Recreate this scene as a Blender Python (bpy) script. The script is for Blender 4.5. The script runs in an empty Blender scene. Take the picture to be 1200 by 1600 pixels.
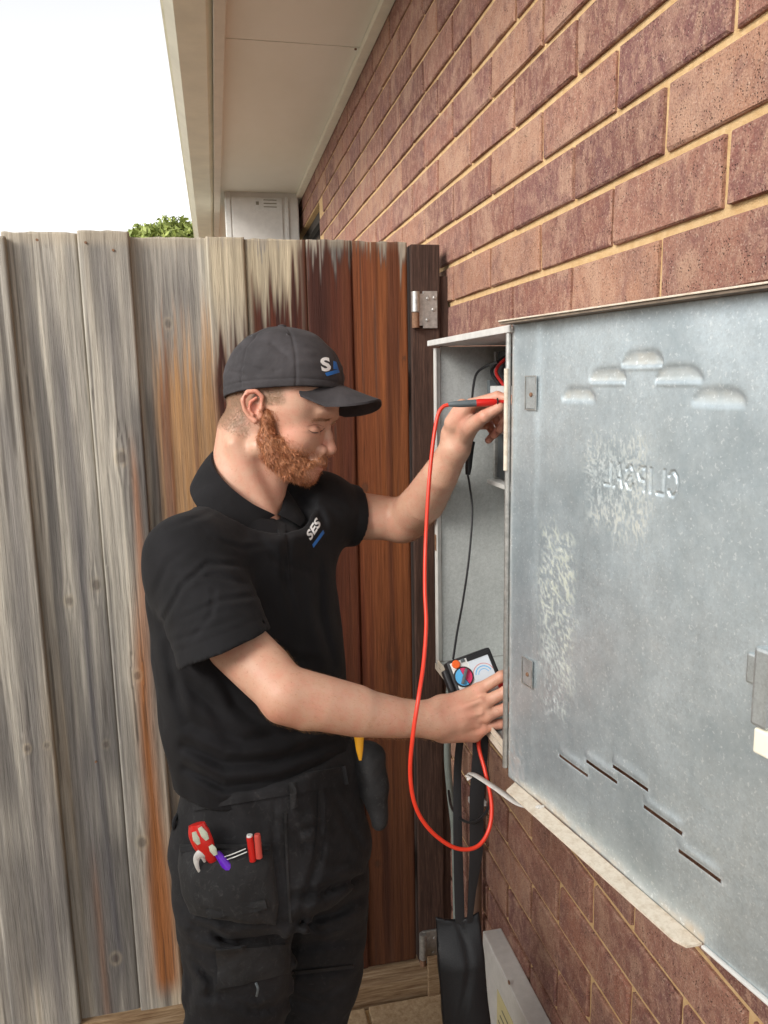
import bpy, bmesh, math, random
import numpy as np
from math import sin, cos, radians, pi, sqrt
from mathutils import Vector, Matrix
from mathutils.bvhtree import BVHTree

# ------------------------------------------------------------------ camera
SC = bpy.context.scene
COL = SC.collection
RNG = np.random.RandomState(7)
random.seed(7)

F = 1207.0                                    # focal length in pixels of the 1200 px wide photograph
CAM = np.array([0.0, 0.0, 1.57])
_h, _p, _r = radians(12.0), radians(9.75), radians(1.1)
CF = np.array([sin(_h) * cos(_p), cos(_h) * cos(_p), -sin(_p)])
_r0 = np.array([cos(_h), -sin(_h), 0.0])
_u0 = np.cross(_r0, CF)
CR = _r0 * cos(_r) - _u0 * sin(_r)
CU = _u0 * cos(_r) + _r0 * sin(_r)

cam = bpy.data.objects.new('camera', bpy.data.cameras.new('camera'))
COL.objects.link(cam)
cam.matrix_world = Matrix(((CR[0], CU[0], -CF[0], CAM[0]), (CR[1], CU[1], -CF[1], CAM[1]),
                           (CR[2], CU[2], -CF[2], CAM[2]), (0, 0, 0, 1)))
cam.data.sensor_fit = 'HORIZONTAL'
cam.data.sensor_width = 36.0
cam.data.lens = 36.0 * F / 1200.0
cam.data.clip_start = 0.02
cam.data.clip_end = 500.0
SC.camera = cam

# ------------------------------------------------------------------ sky, sun, exposure (bright overcast)
world = bpy.data.worlds.new('World')
SC.world = world
world.use_nodes = True
nt = world.node_tree
bg = nt.nodes['Background']
sky = nt.nodes.new('ShaderNodeTexSky')
sky.sky_type = 'NISHITA'
sky.sun_disc = False
SUN_EL, SUN_AZ = radians(29), radians(-122)     # azimuth measured clockwise from +Y
sky.sun_elevation = SUN_EL
sky.sun_rotation = SUN_AZ
hs = nt.nodes.new('ShaderNodeHueSaturation')
hs.inputs['Saturation'].default_value = 0.05
hs.inputs['Value'].default_value = 1.0
nt.links.new(sky.outputs[0], hs.inputs['Color'])
nt.links.new(hs.outputs[0], bg.inputs['Color'])
bg.inputs['Strength'].default_value = 0.15
sun = bpy.data.objects.new('sun', bpy.data.lights.new('sun', 'SUN'))
COL.objects.link(sun)
sun.data.energy = 1.5
sun.data.angle = radians(22)
sun.data.color = (1.0, 0.95, 0.88)
_sd = Vector((sin(SUN_AZ) * cos(SUN_EL), cos(SUN_AZ) * cos(SUN_EL), sin(SUN_EL)))
sun.rotation_euler = _sd.to_track_quat('Z', 'Y').to_euler()
SC.view_settings.view_transform = 'Standard'
SC.view_settings.look = 'None'
SC.view_settings.gamma = 1.0
SC.view_settings.use_curve_mapping = False
SC.view_settings.exposure = 1.0


# ------------------------------------------------------------------ surveying helpers: a ray of the photograph met with a real plane or distance
def ray(px, py):
    return CF + CR * (px - 600) / F - CU * (py - 800) / F
def P(px, py, d):
    return CAM + ray(px, py) * d
def onX(px, py, X):
    v = ray(px, py); return CAM + v * (X - CAM[0]) / v[0]
def onY(px, py, Y):
    v = ray(px, py); return CAM + v * (Y - CAM[1]) / v[1]
def onZ(px, py, Z):
    v = ray(px, py); return CAM + v * (Z - CAM[2]) / v[2]
def proj(A):
    V = np.asarray(A, dtype=float) - CAM
    z = V @ CF
    return 600 + F * (V @ CR) / z, 800 - F * (V @ CU) / z, z


# ------------------------------------------------------------------ object helpers
WLOC = {}
def link(o, parent=None, loc=(0, 0, 0)):
    COL.objects.link(o)
    loc = Vector([float(c) for c in loc])
    WLOC[o.name] = loc
    if parent is not None:
        o.parent = parent
        o.location = loc - WLOC[parent.name]
    else:
        o.location = loc
    return o
def props(o, label=None, cat=None, group=None, kind=None):
    if label: o['label'] = label
    if cat: o['category'] = cat
    if group: o['group'] = group
    if kind: o['kind'] = kind
    return o
def thing(name, label, cat, loc=(0, 0, 0), group=None):
    return props(link(bpy.data.objects.new(name, None), None, loc), label, cat, group)
def mesh_of(V, Fc, mat, smooth=False, name='mesh'):
    me = bpy.data.meshes.new(name)
    V = np.asarray(V, dtype=np.float32)
    if isinstance(Fc, np.ndarray):
        n, k = Fc.shape
        me.vertices.add(len(V)); me.vertices.foreach_set('co', V.ravel())
        me.loops.add(n * k); me.loops.foreach_set('vertex_index', Fc.astype(np.int32).ravel())
        me.polygons.add(n); me.polygons.foreach_set('loop_start', np.arange(0, n * k, k, dtype=np.int32))
        me.update(calc_edges=True)
    else:
        me.from_pydata([tuple(map(float, v)) for v in V], [], Fc)
        me.update()
    me.validate()
    if mat: me.materials.append(mat)
    if smooth: me.polygons.foreach_set('use_smooth', np.ones(len(me.polygons), dtype=bool))
    return me
def obj(name, V, Fc, mat, parent=None, smooth=False):
    return link(bpy.data.objects.new(name, mesh_of(V, Fc, mat, smooth, name)), parent)
def set_col(me, C):
    a = me.color_attributes.new('Col', 'FLOAT_COLOR', 'POINT')
    C = np.asarray(C, dtype=np.float32)
    if C.shape[1] == 3: C = np.hstack([C, np.ones((len(C), 1), np.float32)])
    a.data.foreach_set('color', C.ravel())

class MB:
    """collects simple shapes into one mesh"""
    def __init__(s): s.v = []; s.f = []
    def add(s, V, Fc):
        n = len(s.v); s.v += [tuple(map(float, v)) for v in V]; s.f += [tuple(i + n for i in f) for f in Fc]; return s
    def box(s, lo, hi, A=None, O=(0, 0, 0), bev=0.0):
        """box from lo to hi along axes A (rows) from origin O, with an optional bevel"""
        bm = bmesh.new()
        lo = np.array(lo, float); hi = np.array(hi, float)
        r = bmesh.ops.create_cube(bm, size=1.0)
        for v in bm.verts:
            v.co = Vector([lo[i] + (v.co[i] + 0.5) * (hi[i] - lo[i]) for i in range(3)])
        if bev > 0:
            bmesh.ops.bevel(bm, geom=list(bm.edges), offset=bev, segments=2, profile=0.6, affect='EDGES')
        A = np.eye(3) if A is None else np.array(A, float)
        O = np.array(O, float)
        bm.verts.index_update()
        V = [O + v.co[0] * A[0] + v.co[1] * A[1] + v.co[2] * A[2] for v in bm.verts]
        s.add(V, [[v.index for v in f.verts] for f in bm.faces])
        bm.free(); return s
    def tube(s, pts, r, n=8, cap=True, smooth_n=0, flat=None):
        pts = np.array(pts, float)
        if smooth_n: pts = catmull(pts, smooth_n)
        m = len(pts); rr = np.full(m, r) if np.isscalar(r) else np.interp(np.linspace(0, 1, m), np.linspace(0, 1, len(r)), r)
        T = np.gradient(pts, axis=0); T /= np.linalg.norm(T, axis=1)[:, None] + 1e-12
        up = np.array([0, 0, 1.0]) if abs(T[0][2]) < 0.9 else np.array([1.0, 0, 0])
        if flat is not None: up = np.array(flat[0], float)
        u = np.cross(T[0], up); u /= np.linalg.norm(u)
        V = []
        for i in range(m):
            if flat is not None: u = np.cross(T[i], up)
            u = u - T[i] * (u @ T[i]); u /= np.linalg.norm(u) + 1e-12
            w = np.cross(T[i], u)
            fl = 1.0 if flat is None else flat[1]
            for k in range(n):
                a = 2 * pi * k / n
                V.append(pts[i] + rr[i] * (cos(a) * u + fl * sin(a) * w))
        Fc = [(i * n + k, i * n + (k + 1) % n, (i + 1) * n + (k + 1) % n, (i + 1) * n + k) for i in range(m - 1) for k in range(n)]
        if cap: Fc += [tuple(range(n))[::-1], tuple((m - 1) * n + k for k in range(n))]
        return s.add(V, Fc)
    def disc(s, c, ax, r, h, n=16, bev=0.0, u0=None):
        """short cylinder from c along ax"""
        c = np.array(c, float); ax = np.array(ax, float); ax /= np.linalg.norm(ax)
        u = np.cross(ax, (0, 0, 1.0) if abs(ax[2]) < 0.9 else (1.0, 0, 0)); u /= np.linalg.norm(u); w = np.cross(ax, u)
        V = []; rings = [(0, r), (h - bev, r), (h, r - bev)] if bev else [(0, r), (h, r)]
        for hh, q in rings:
            V += [c + ax * hh + q * (cos(2 * pi * k / n) * u + sin(2 * pi * k / n) * w) for k in range(n)]
        Fc = [(i * n + k, i * n + (k + 1) % n, (i + 1) * n + (k + 1) % n, (i + 1) * n + k) for i in range(len(rings) - 1) for k in range(n)]
        Fc += [tuple(range(n))[::-1], tuple((len(rings) - 1) * n + k for k in range(n))]
        return s.add(V, Fc)
    def build(s, name, mat, parent=None, smooth=False):
        o = obj(name, s.v, s.f, mat, parent, smooth)
        bm = bmesh.new(); bm.from_mesh(o.data); bmesh.ops.recalc_face_normals(bm, faces=bm.faces); bm.to_mesh(o.data); bm.free()
        if smooth: o.data.set_sharp_from_angle(angle=radians(40))
        return o
def catmull(p, n):
    p = np.array(p, float); q = np.vstack([2 * p[0] - p[1], p, 2 * p[-1] - p[-2]]); out = []
    for i in range(1, len(q) - 2):
        for t in np.arange(n) / n:
            out.append(0.5 * (2 * q[i] + (q[i + 1] - q[i - 1]) * t + (2 * q[i - 1] - 5 * q[i] + 4 * q[i + 1] - q[i + 2]) * t * t
                              + (3 * q[i] - q[i - 1] - 3 * q[i + 1] + q[i + 2]) * t ** 3))
    out.append(q[-2]); return np.array(out)
def lin(r, g, b):
    f = lambda c: ((c / 255 + 0.055) / 1.055) ** 2.4 if c > 10 else c / 255 / 12.92
    return np.array([f(r), f(g), f(b)])
def sstep(a, b, x):
    t = np.clip((x - a) / (b - a), 0, 1); return t * t * (3 - 2 * t)

_TAB = RNG.rand(256, 256).astype(np.float32)
def vn2(x, y, s=0):
    x = np.asarray(x, float) + s * 17.31; y = np.asarray(y, float) + s * 7.77
    xi = np.floor(x).astype(int); yi = np.floor(y).astype(int)
    fx = x - xi; fy = y - yi; fx = fx * fx * (3 - 2 * fx); fy = fy * fy * (3 - 2 * fy)
    g = lambda a, b: _TAB[a & 255, b & 255]
    return (g(xi, yi) * (1 - fx) + g(xi + 1, yi) * fx) * (1 - fy) + (g(xi, yi + 1) * (1 - fx) + g(xi + 1, yi + 1) * fx) * fy
_T3 = RNG.rand(32, 32, 32).astype(np.float32)
def vn3(p, s=1.0):
    p = p * s; i = np.floor(p).astype(int); f = p - i; f = f * f * (3 - 2 * f); r = 0
    for a in (0, 1):
        for b in (0, 1):
            for c in (0, 1):
                w = (f[..., 0] if a else 1 - f[..., 0]) * (f[..., 1] if b else 1 - f[..., 1]) * (f[..., 2] if c else 1 - f[..., 2])
                r = r + w * _T3[(i[..., 0] + a) & 31, (i[..., 1] + b) & 31, (i[..., 2] + c) & 31]
    return r


# ------------------------------------------------------------------ materials
class N:
    """tiny node-graph writer"""
    def __init__(s, name, rough=0.6, metal=0.0, spec=0.5):
        s.m = bpy.data.materials.new(name); s.m.use_nodes = True; s.t = s.m.node_tree
        s.b = s.t.nodes['Principled BSDF']
        s.b.inputs['Roughness'].default_value = rough; s.b.inputs['Metallic'].default_value = metal
        s.b.inputs['Specular IOR Level'].default_value = spec
    def new(s, typ, **kw):
        n = s.t.nodes.new(typ)
        for k, v in kw.items(): setattr(n, k, v)
        return n
    def put(s, sock, v):
        if hasattr(v, 'links') or isinstance(v, bpy.types.NodeSocket): s.t.links.new(v, sock)
        else:
            if sock.type == 'RGBA' and len(v) == 3: v = (*v, 1)
            sock.default_value = v
    def coord(s, kind='Object', scale=(1, 1, 1), off=None):
        c = s.new('ShaderNodeTexCoord').outputs[kind] if kind != 'World' else s.new('ShaderNodeNewGeometry').outputs['Position']
        mp = s.new('ShaderNodeMapping'); s.t.links.new(c, mp.inputs[0]); mp.inputs['Scale'].default_value = scale
        if off is not None: s.put(mp.inputs['Location'], off)
        return mp.outputs[0]
    def noise(s, v, scale, detail=4, rough=0.6, dist=0.0):
        n = s.new('ShaderNodeTexNoise'); s.t.links.new(v, n.inputs['Vector'])
        n.inputs['Scale'].default_value = scale; n.inputs['Detail'].default_value = detail
        n.inputs['Roughness'].default_value = rough; n.inputs['Distortion'].default_value = dist
        return n.outputs['Fac']
    def vor(s, v, scale, feature='F1', out='Distance', rnd=1.0):
        n = s.new('ShaderNodeTexVoronoi', feature=feature); s.t.links.new(v, n.inputs['Vector']); n.inputs['Scale'].default_value = scale
        n.inputs['Randomness'].default_value = rnd
        return n.outputs[out]
    def ramp(s, f, stops):
        n = s.new('ShaderNodeValToRGB'); s.t.links.new(f, n.inputs[0]); e = n.color_ramp.elements
        while len(e) < len(stops): e.new(0.5)
        for k, (p, c) in enumerate(stops):
            e[k].position = p; e[k].color = (c, c, c, 1) if np.isscalar(c) else (*c, 1)
        return n.outputs[0]
    def mix(s, f, a, b, mode='MIX'):
        n = s.new('ShaderNodeMix', data_type='RGBA', blend_type=mode)
        s.put(n.inputs[0], f); s.put(n.inputs[6], a); s.put(n.inputs[7], b); return n.outputs[2]
    def math(s, op, a, b=0.0):
        n = s.new('ShaderNodeMath', operation=op); s.put(n.inputs[0], a); s.put(n.inputs[1], b); return n.outputs[0]
    def col(s, c): s.put(s.b.inputs['Base Color'], c); return s
    def rough(s, c): s.put(s.b.inputs['Roughness'], c); return s
    def bump(s, h, strength=0.3, dist=0.001):
        n = s.new('ShaderNodeBump'); s.put(n.inputs['Height'], h); n.inputs['Strength'].default_value = strength
        n.inputs['Distance'].default_value = dist; s.t.links.new(n.outputs[0], s.b.inputs['Normal']); return s
    def attr(s, name='Col'):
        return s.new('ShaderNodeVertexColor', layer_name=name).outputs['Color']
def simple(name, rgb, rough=0.6, metal=0.0, var=0.12, scale=40, bump=0.15, bdist=0.0005, spec=0.5):
    n = N(name, rough, metal, spec); c = n.coord('Object'); f = n.noise(c, scale, 5)
    rgb = np.array(rgb, float)
    n.col(n.mix(n.ramp(f, [(0.3, 0.0), (0.7, 1.0)]), tuple(rgb * (1 - var)), tuple(np.clip(rgb * (1 + var), 0, 1))))
    n.bump(n.noise(c, scale * 6, 3), bump, bdist)
    return n.m
M = {}
# galvanised steel: spangled zinc with dull patches
def galv(name, base, metal=0.75, r0=0.38):
    n = N(name, r0, metal); c = n.coord('Object')
    sp = n.vor(c, 230, out='Color'); spg = n.new('ShaderNodeSeparateColor'); n.t.links.new(sp, spg.inputs[0])
    fine = n.noise(c, 420, 3, 0.7); big = n.noise(c, 9, 5, 0.6, 0.6); st = n.noise(n.coord('Object', (40, 40, 4)), 2.0, 4, 0.7)
    v = n.math('ADD', n.math('MULTIPLY', spg.outputs[0], 0.13), n.math('MULTIPLY', fine, 0.58))
    v = n.math('ADD', v, n.math('MULTIPLY', big, 0.55)); v = n.math('ADD', v, n.math('MULTIPLY', st, 0.28))
    b = np.array(base)
    cc = n.ramp(n.math('MULTIPLY', v, 0.62), [(0.30, tuple(b * 0.72)), (0.5, tuple(b)), (0.70, tuple(np.clip(b * 1.28, 0, 1)))])
    n.col(cc)
    n.rough(n.math('ADD', n.math('MULTIPLY', n.noise(c, 30, 5, 0.7), 0.30), r0 - 0.12))
    n.bump(n.math('ADD', n.math('MULTIPLY', fine, 0.5), n.math('MULTIPLY', n.noise(c, 14, 2), 2.5)), 0.16, 0.0006)
    return n
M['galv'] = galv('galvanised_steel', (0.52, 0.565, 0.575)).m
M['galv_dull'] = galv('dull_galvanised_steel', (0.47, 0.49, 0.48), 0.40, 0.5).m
n = galv('painted_beige_edge', (0.62, 0.56, 0.46), 0.0, 0.6)
c = n.coord('Object'); n.col(n.mix(n.ramp(n.noise(c, 90, 6, 0.8), [(0.45, 0.0), (0.75, 1.0)]), (0.64, 0.57, 0.47), (0.42, 0.33, 0.23))); M['edge'] = n.m
M['flange'] = simple('shade_brown_flange', (0.17, 0.13, 0.095), 0.7, 0, 0.35, 70)  # dark brown paints in the shadow under the door's top flange
M['steel'] = simple('weathered_steel', (0.45, 0.45, 0.43), 0.45, 0.8, 0.25, 120)
M['rust'] = simple('rusty_steel', (0.22, 0.12, 0.07), 0.8, 0.2, 0.35, 150)
M['white_metal'] = simple('white_painted_metal', (0.62, 0.61, 0.58), 0.45, 0, 0.08, 60)
M['appliance'] = simple('pale_grey_enamel', (0.62, 0.60, 0.565), 0.5, 0, 0.06, 30)
M['trim'] = simple('cream_trim_paint', (0.80, 0.76, 0.63), 0.6, 0, 0.06, 25)
M['fascia'] = simple('beige_fascia_paint', (0.66, 0.59, 0.49), 0.65, 0, 0.07, 12)
M['gutter'] = simple('olive_cream_gutter', (0.74, 0.70, 0.56), 0.5, 0, 0.07, 9)
n = N('soffit_sheet', 0.75); c = n.coord('World', (1, 0.6, 1))
n.col(n.mix(n.ramp(n.noise(c, 2.2, 5, 0.6), [(0.35, 0.0), (0.7, 1.0)]), (0.80, 0.77, 0.68), (0.73, 0.70, 0.60))).bump(n.noise(c, 80, 3), 0.05, 0.001); M['soffit'] = n.m
M['black'] = simple('black_plastic', (0.018, 0.018, 0.02), 0.4, 0, 0.2, 60)
M['void'] = simple('dark_window_glass', (0.01, 0.01, 0.013), 0.15, 0, 0.1, 4)
M['frame'] = simple('dark_bronze_frame', (0.04, 0.035, 0.03), 0.5)
M['red'] = simple('red_plastic', (0.62, 0.02, 0.015), 0.35, 0, 0.06, 60, 0.05)
M['redlead'] = simple('red_rubber_lead', (0.72, 0.045, 0.02), 0.4, 0, 0.05, 60, 0.03)
M['pink'] = simple('faded_red_plastic', (0.62, 0.09, 0.07), 0.4, 0, 0.05, 60, 0.05)
M['grey'] = simple('grey_plastic', (0.10, 0.12, 0.13), 0.45)
M['white'] = simple('white_plastic', (0.70, 0.70, 0.68), 0.4, 0, 0.05, 60, 0.05)
M['cream'] = simple('pale_green_grip', (0.52, 0.56, 0.44), 0.5, 0, 0.06, 60)
M['purple'] = simple('purple_grip', (0.14, 0.015, 0.55), 0.4, 0, 0.08, 60)
M['blue'] = simple('blue_plastic', (0.02, 0.12, 0.45), 0.4, 0, 0.08, 60, 0.05)
M['cyan'] = simple('light_blue_print', (0.10, 0.42, 0.75), 0.4, 0, 0.04, 60, 0.02)
M['magenta'] = simple('crimson_print', (0.60, 0.03, 0.12), 0.4, 0, 0.04, 60, 0.02)
M['orange'] = simple('orange_button', (0.80, 0.13, 0.02), 0.4, 0, 0.06, 60, 0.05)
M['yellow'] = simple('yellow_plastic', (0.70, 0.33, 0.015), 0.45, 0, 0.06, 60)
M['lcd'] = simple('pale_meter_scale', (0.62, 0.68, 0.74), 0.25, 0, 0.04, 30, 0.02)
M['logo_white'] = simple('white_embroidery', (0.75, 0.75, 0.74), 0.7, 0, 0.05, 400, 0.3)
M['logo_blue'] = simple('blue_embroidery', (0.02, 0.16, 0.52), 0.7, 0, 0.08, 400, 0.3)
M['label_yellow'] = simple('pale_yellow_label', (0.62, 0.55, 0.30), 0.6, 0, 0.05, 60, 0.05)
M['ink'] = simple('faded_ink', (0.22, 0.20, 0.15), 0.6, 0, 0.1, 60, 0.02)
M['conduit'] = simple('grey_conduit', (0.22, 0.25, 0.23), 0.5, 0, 0.15, 30)
M['pipe'] = simple('brown_painted_pipe', (0.13, 0.075, 0.05), 0.55, 0, 0.25, 30)
n = N('black_leatherette', 0.42); c = n.coord('Object')
n.col((0.009, 0.0095, 0.011)).bump(n.vor(c, 420), 0.25, 0.0005); n.b.inputs['Specular IOR Level'].default_value = 0.3; M['leather'] = n.m
n = N('black_webbing', 0.8); c = n.coord('Object', (1, 1, 1)); n.col((0.012, 0.012, 0.014)).bump(n.noise(c, 900, 2), 0.5, 0.0006); M['web'] = n.m

# brick
def brickmat(name):
    n = N(name, 0.85, 0, 0.3)
    oi = n.new('ShaderNodeObjectInfo'); rnd = oi.outputs['Random']
    off = n.new('ShaderNodeCombineXYZ'); n.put(off.inputs[0], n.math('MULTIPLY', rnd, 37.0)); n.put(off.inputs[1], n.math('MULTIPLY', rnd, 91.0)); n.put(off.inputs[2], n.math('MULTIPLY', rnd, 13.0))
    c = n.coord('World', (1, 1, 1), off.outputs[0])
    cg = n.coord('World', (1, 1, 0.6), off.outputs[0])
    big = n.noise(c, 16, 4, 0.6, 0.4); med = n.noise(cg, 70, 5, 0.75); fine = n.noise(c, 420, 3, 0.7)
    wn = n.new('ShaderNodeTexWhiteNoise', noise_dimensions='1D'); n.put(wn.inputs['W'], rnd)
    sepw = n.new('ShaderNodeSeparateColor'); n.t.links.new(wn.outputs['Color'], sepw.inputs[0])
    base = n.ramp(sepw.outputs[0], [(0.0, (0.17, 0.075, 0.060)), (0.25, (0.245, 0.108, 0.080)), (0.5, (0.30, 0.145, 0.105)), (0.72, (0.39, 0.215, 0.140)), (0.86, (0.30, 0.130, 0.092)), (1.0, (0.20, 0.092, 0.082))])
    edge_n = n.noise(c, 120, 3, 0.7)
    cc = n.mix(n.ramp(big, [(0.45, 0.0), (0.68, 0.7)]), base, (0.175, 0.085, 0.080))
    cc = n.mix(n.ramp(n.noise(c, 9, 3, 0.6, 0.8), [(0.52, 0.0), (0.66, 0.6)]), cc, (0.46, 0.29, 0.20))
    cc = n.mix(n.ramp(med, [(0.46, 0.0), (0.66, 0.65)]), cc, (0.47, 0.29, 0.205))
    cc = n.mix(n.ramp(fine, [(0.52, 0.0), (0.68, 0.7)]), cc, (0.085, 0.036, 0.032))
    cc = n.mix(n.ramp(n.noise(c, 330, 2, 0.6), [(0.58, 0.0), (0.68, 0.55)]), cc, (0.50, 0.36, 0.28))
    pits = n.vor(c, 300); pm = n.math('MULTIPLY', n.ramp(pits, [(0.12, 1.0), (0.30, 0.0)]), n.ramp(n.noise(c, 60, 2), [(0.50, 0.0), (0.60, 1.0)]))
    cc = n.mix(pm, cc, (0.035, 0.022, 0.02))
    n.col(cc)
    h = n.math('SUBTRACT', n.math('ADD', n.math('MULTIPLY', med, 1.2), n.math('MULTIPLY', fine, 0.6)), n.math('MULTIPLY', pm, 1.3))
    n.bump(h, 0.9, 0.0026)
    return n.m
M['brick'] = brickmat('purple_brown_brick')
n = N('sandy_mortar', 0.95, 0, 0.2); c = n.coord('World')
n.col(n.mix(n.ramp(n.noise(c, 55, 5, 0.7), [(0.35, 0.0), (0.7, 1.0)]), (0.56, 0.36, 0.17), (0.68, 0.49, 0.27))).bump(n.noise(c, 500, 4, 0.8), 0.7, 0.0025); M['mortar'] = n.m

# timber that carries its weathering as a colour attribute, plus fine grain
n = N('weathered_timber', 0.8, 0, 0.3)
c = n.coord('World', (1, 1, 0.022)); g = n.noise(c, 520, 4, 0.75, 0.2); c2 = n.coord('World', (1, 1, 0.05)); g2 = n.noise(c2, 150, 4, 0.7)
cc = n.mix(1.0, n.attr(), n.ramp(g, [(0.25, 0.62), (0.5, 1.0), (0.75, 1.22)]), 'MULTIPLY')
cc = n.mix(n.ramp(g2, [(0.60, 0.0), (0.72, 0.35)]), cc, (0.03, 0.02, 0.015)); n.col(cc)
n.bump(n.math('ADD', g, g2), 0.65, 0.0018); M['timber'] = n.m
n = N('dark_post_timber', 0.8, 0, 0.3); c = n.coord('World', (1, 1, 0.05)); g = n.noise(c, 240, 5, 0.75)
n.col(n.ramp(g, [(0.3, (0.022, 0.012, 0.009)), (0.55, (0.062, 0.033, 0.024)), (0.75, (0.12, 0.07, 0.05))])).bump(g, 0.6, 0.002); M['post'] = n.m
n = N('plinth_timber', 0.85, 0, 0.3); c = n.coord('World', (0.06, 1, 1)); g = n.noise(c, 160, 5, 0.75)
n.col(n.ramp(g, [(0.3, (0.12, 0.06, 0.03)), (0.5, (0.27, 0.18, 0.10)), (0.72, (0.42, 0.32, 0.21))])).bump(g, 0.6, 0.002); M['plinth'] = n.m
n = N('clay_paver', 0.9, 0, 0.3); c = n.coord('World'); g = n.noise(c, 90, 5, 0.75)
n.col(n.ramp(g, [(0.3, (0.26, 0.17, 0.09)), (0.7, (0.50, 0.38, 0.24))])).bump(g, 0.6, 0.002); M['paver'] = n.m
n = N('pale_concrete', 0.95, 0, 0.2); c = n.coord('World'); g = n.noise(c, 14, 6, 0.75)
n.col(n.ramp(g, [(0.3, (0.26, 0.24, 0.20)), (0.7, (0.38, 0.35, 0.30))])).bump(n.noise(c, 90, 5), 0.7, 0.01); M['earth'] = n.m
# people
n = N('skin', 0.50, 0, 0.45); c = n.coord('World')
f1 = n.noise(c, 55, 5, 0.65); f2 = n.noise(c, 420, 3, 0.7)
cc = n.mix(n.ramp(f1, [(0.42, 0.0), (0.70, 0.45)]), n.attr(), (0.58, 0.21, 0.145))
cc = n.mix(n.ramp(n.noise(c, 28, 4, 0.6), [(0.50, 0.0), (0.75, 0.4)]), cc, (0.60, 0.40, 0.28))
cc = n.mix(n.ramp(n.noise(c, 260, 3, 0.7), [(0.60, 0.0), (0.70, 0.45)]), cc, (0.34, 0.15, 0.085)); n.col(cc)
n.b.inputs['Subsurface Weight'].default_value = 0.06
n.b.inputs['Subsurface Radius'].default_value = (0.012, 0.004, 0.002); n.b.inputs['Subsurface Scale'].default_value = 0.5
n.bump(n.math('ADD', f2, n.math('MULTIPLY', n.vor(c, 380), 0.9)), 0.20, 0.0008); M['skin'] = n.m
def cloth(name, rgb, weave=900, wr=0.16, rough=0.85, lint=0.0, worn=0.3):
    n = N(name, rough, 0, 0.25); c = n.coord('World')
    rgb = np.array(rgb)
    f = n.noise(c, 13, 5, 0.65, 0.5); w = n.noise(c, weave, 2, 0.7)
    cc = n.mix(n.ramp(f, [(0.40, 0.0), (0.72, 1.0)]), tuple(rgb * (1 - worn)), tuple(rgb * (1 + worn)))
    if lint: cc = n.mix(n.math('MULTIPLY', n.ramp(n.noise(c, 70, 6, 0.8, 1.0), [(0.55, 0.0), (0.75, 1.0)]), lint), cc, (0.11, 0.108, 0.105))
    n.col(cc)
    n.b.inputs['Sheen Weight'].default_value = 0.03; n.b.inputs['Sheen Roughness'].default_value = 0.5
    n.bump(n.math('ADD', n.math('MULTIPLY', w, 0.5), n.math('MULTIPLY', n.noise(c, 20, 3, 0.5, 0.8), 5.0)), wr, 0.0014)
    return n.m
M['polo'] = cloth('black_pique_cotton', (0.0085, 0.0082, 0.0095), 800, 0.3)
M['pants'] = cloth('faded_black_canvas', (0.022, 0.0218, 0.0235), 700, 0.3, 0.9, 0.35)
M['pocket'] = cloth('worn_black_cordura', (0.032, 0.032, 0.033), 500, 0.4, 0.9, 0.55)
M['cap'] = cloth('charcoal_cap_twill', (0.050, 0.046, 0.049), 900, 0.14, 0.85)
n = N('ginger_beard_hair', 0.5, 0, 0.4); n.col(n.mix(1.0, n.attr(), (1, 1, 1), 'MULTIPLY')); M['hair'] = n.m
M['boot'] = simple('tan_boot_leather', (0.16, 0.10, 0.05), 0.7)
n = N('leaf_green', 0.55, 0, 0.4); c = n.coord('World')
n.col(n.ramp(n.noise(c, 14, 3), [(0.3, (0.12, 0.17, 0.03)), (0.7, (0.34, 0.38, 0.10))])); n.b.inputs['Transmission Weight'].default_value = 0.0; M['leaf'] = n.m
M['bark'] = simple('brown_bark', (0.12, 0.09, 0.06), 0.9, 0, 0.3, 30)

# ================================================================== SETTING
W = 0.535                                     # plane of the brick faces
g_ = MB(); g_.add([(-60, -60, -0.03), (60, -60, -0.03), (60, 60, -0.03), (-60, 60, -0.03)], [(0, 1, 2, 3)])
props(g_.build('ground', M['earth']), kind='structure')

# paving in front of the gate: pavers standing out of a sunk bed
pav = MB(); pav.box((-2.2, -0.6, -0.03), (W - 0.002, 1.70, -0.012)); pav = props(pav.build('paving', M['mortar']), kind='structure')
pm = []
for k in range(3):
    b = MB(); b.box((0, 0, 0), (0.224, 0.108, 0.03), bev=0.003); me = mesh_of(b.v, b.f, M['paver'], False, 'paver'); pm.append(me)
for j in range(8):
    for i in range(11):
        x = W - 0.006 - 0.234 * (i + 1) + (0.117 if j % 2 else 0); y = 1.585 - 0.118 * j
        if x + 0.224 > W: continue
        link(bpy.data.objects.new('paver', pm[(i + j) % 3]), pav, (x, y, -0.028 + 0.002 * RNG.rand()))

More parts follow.
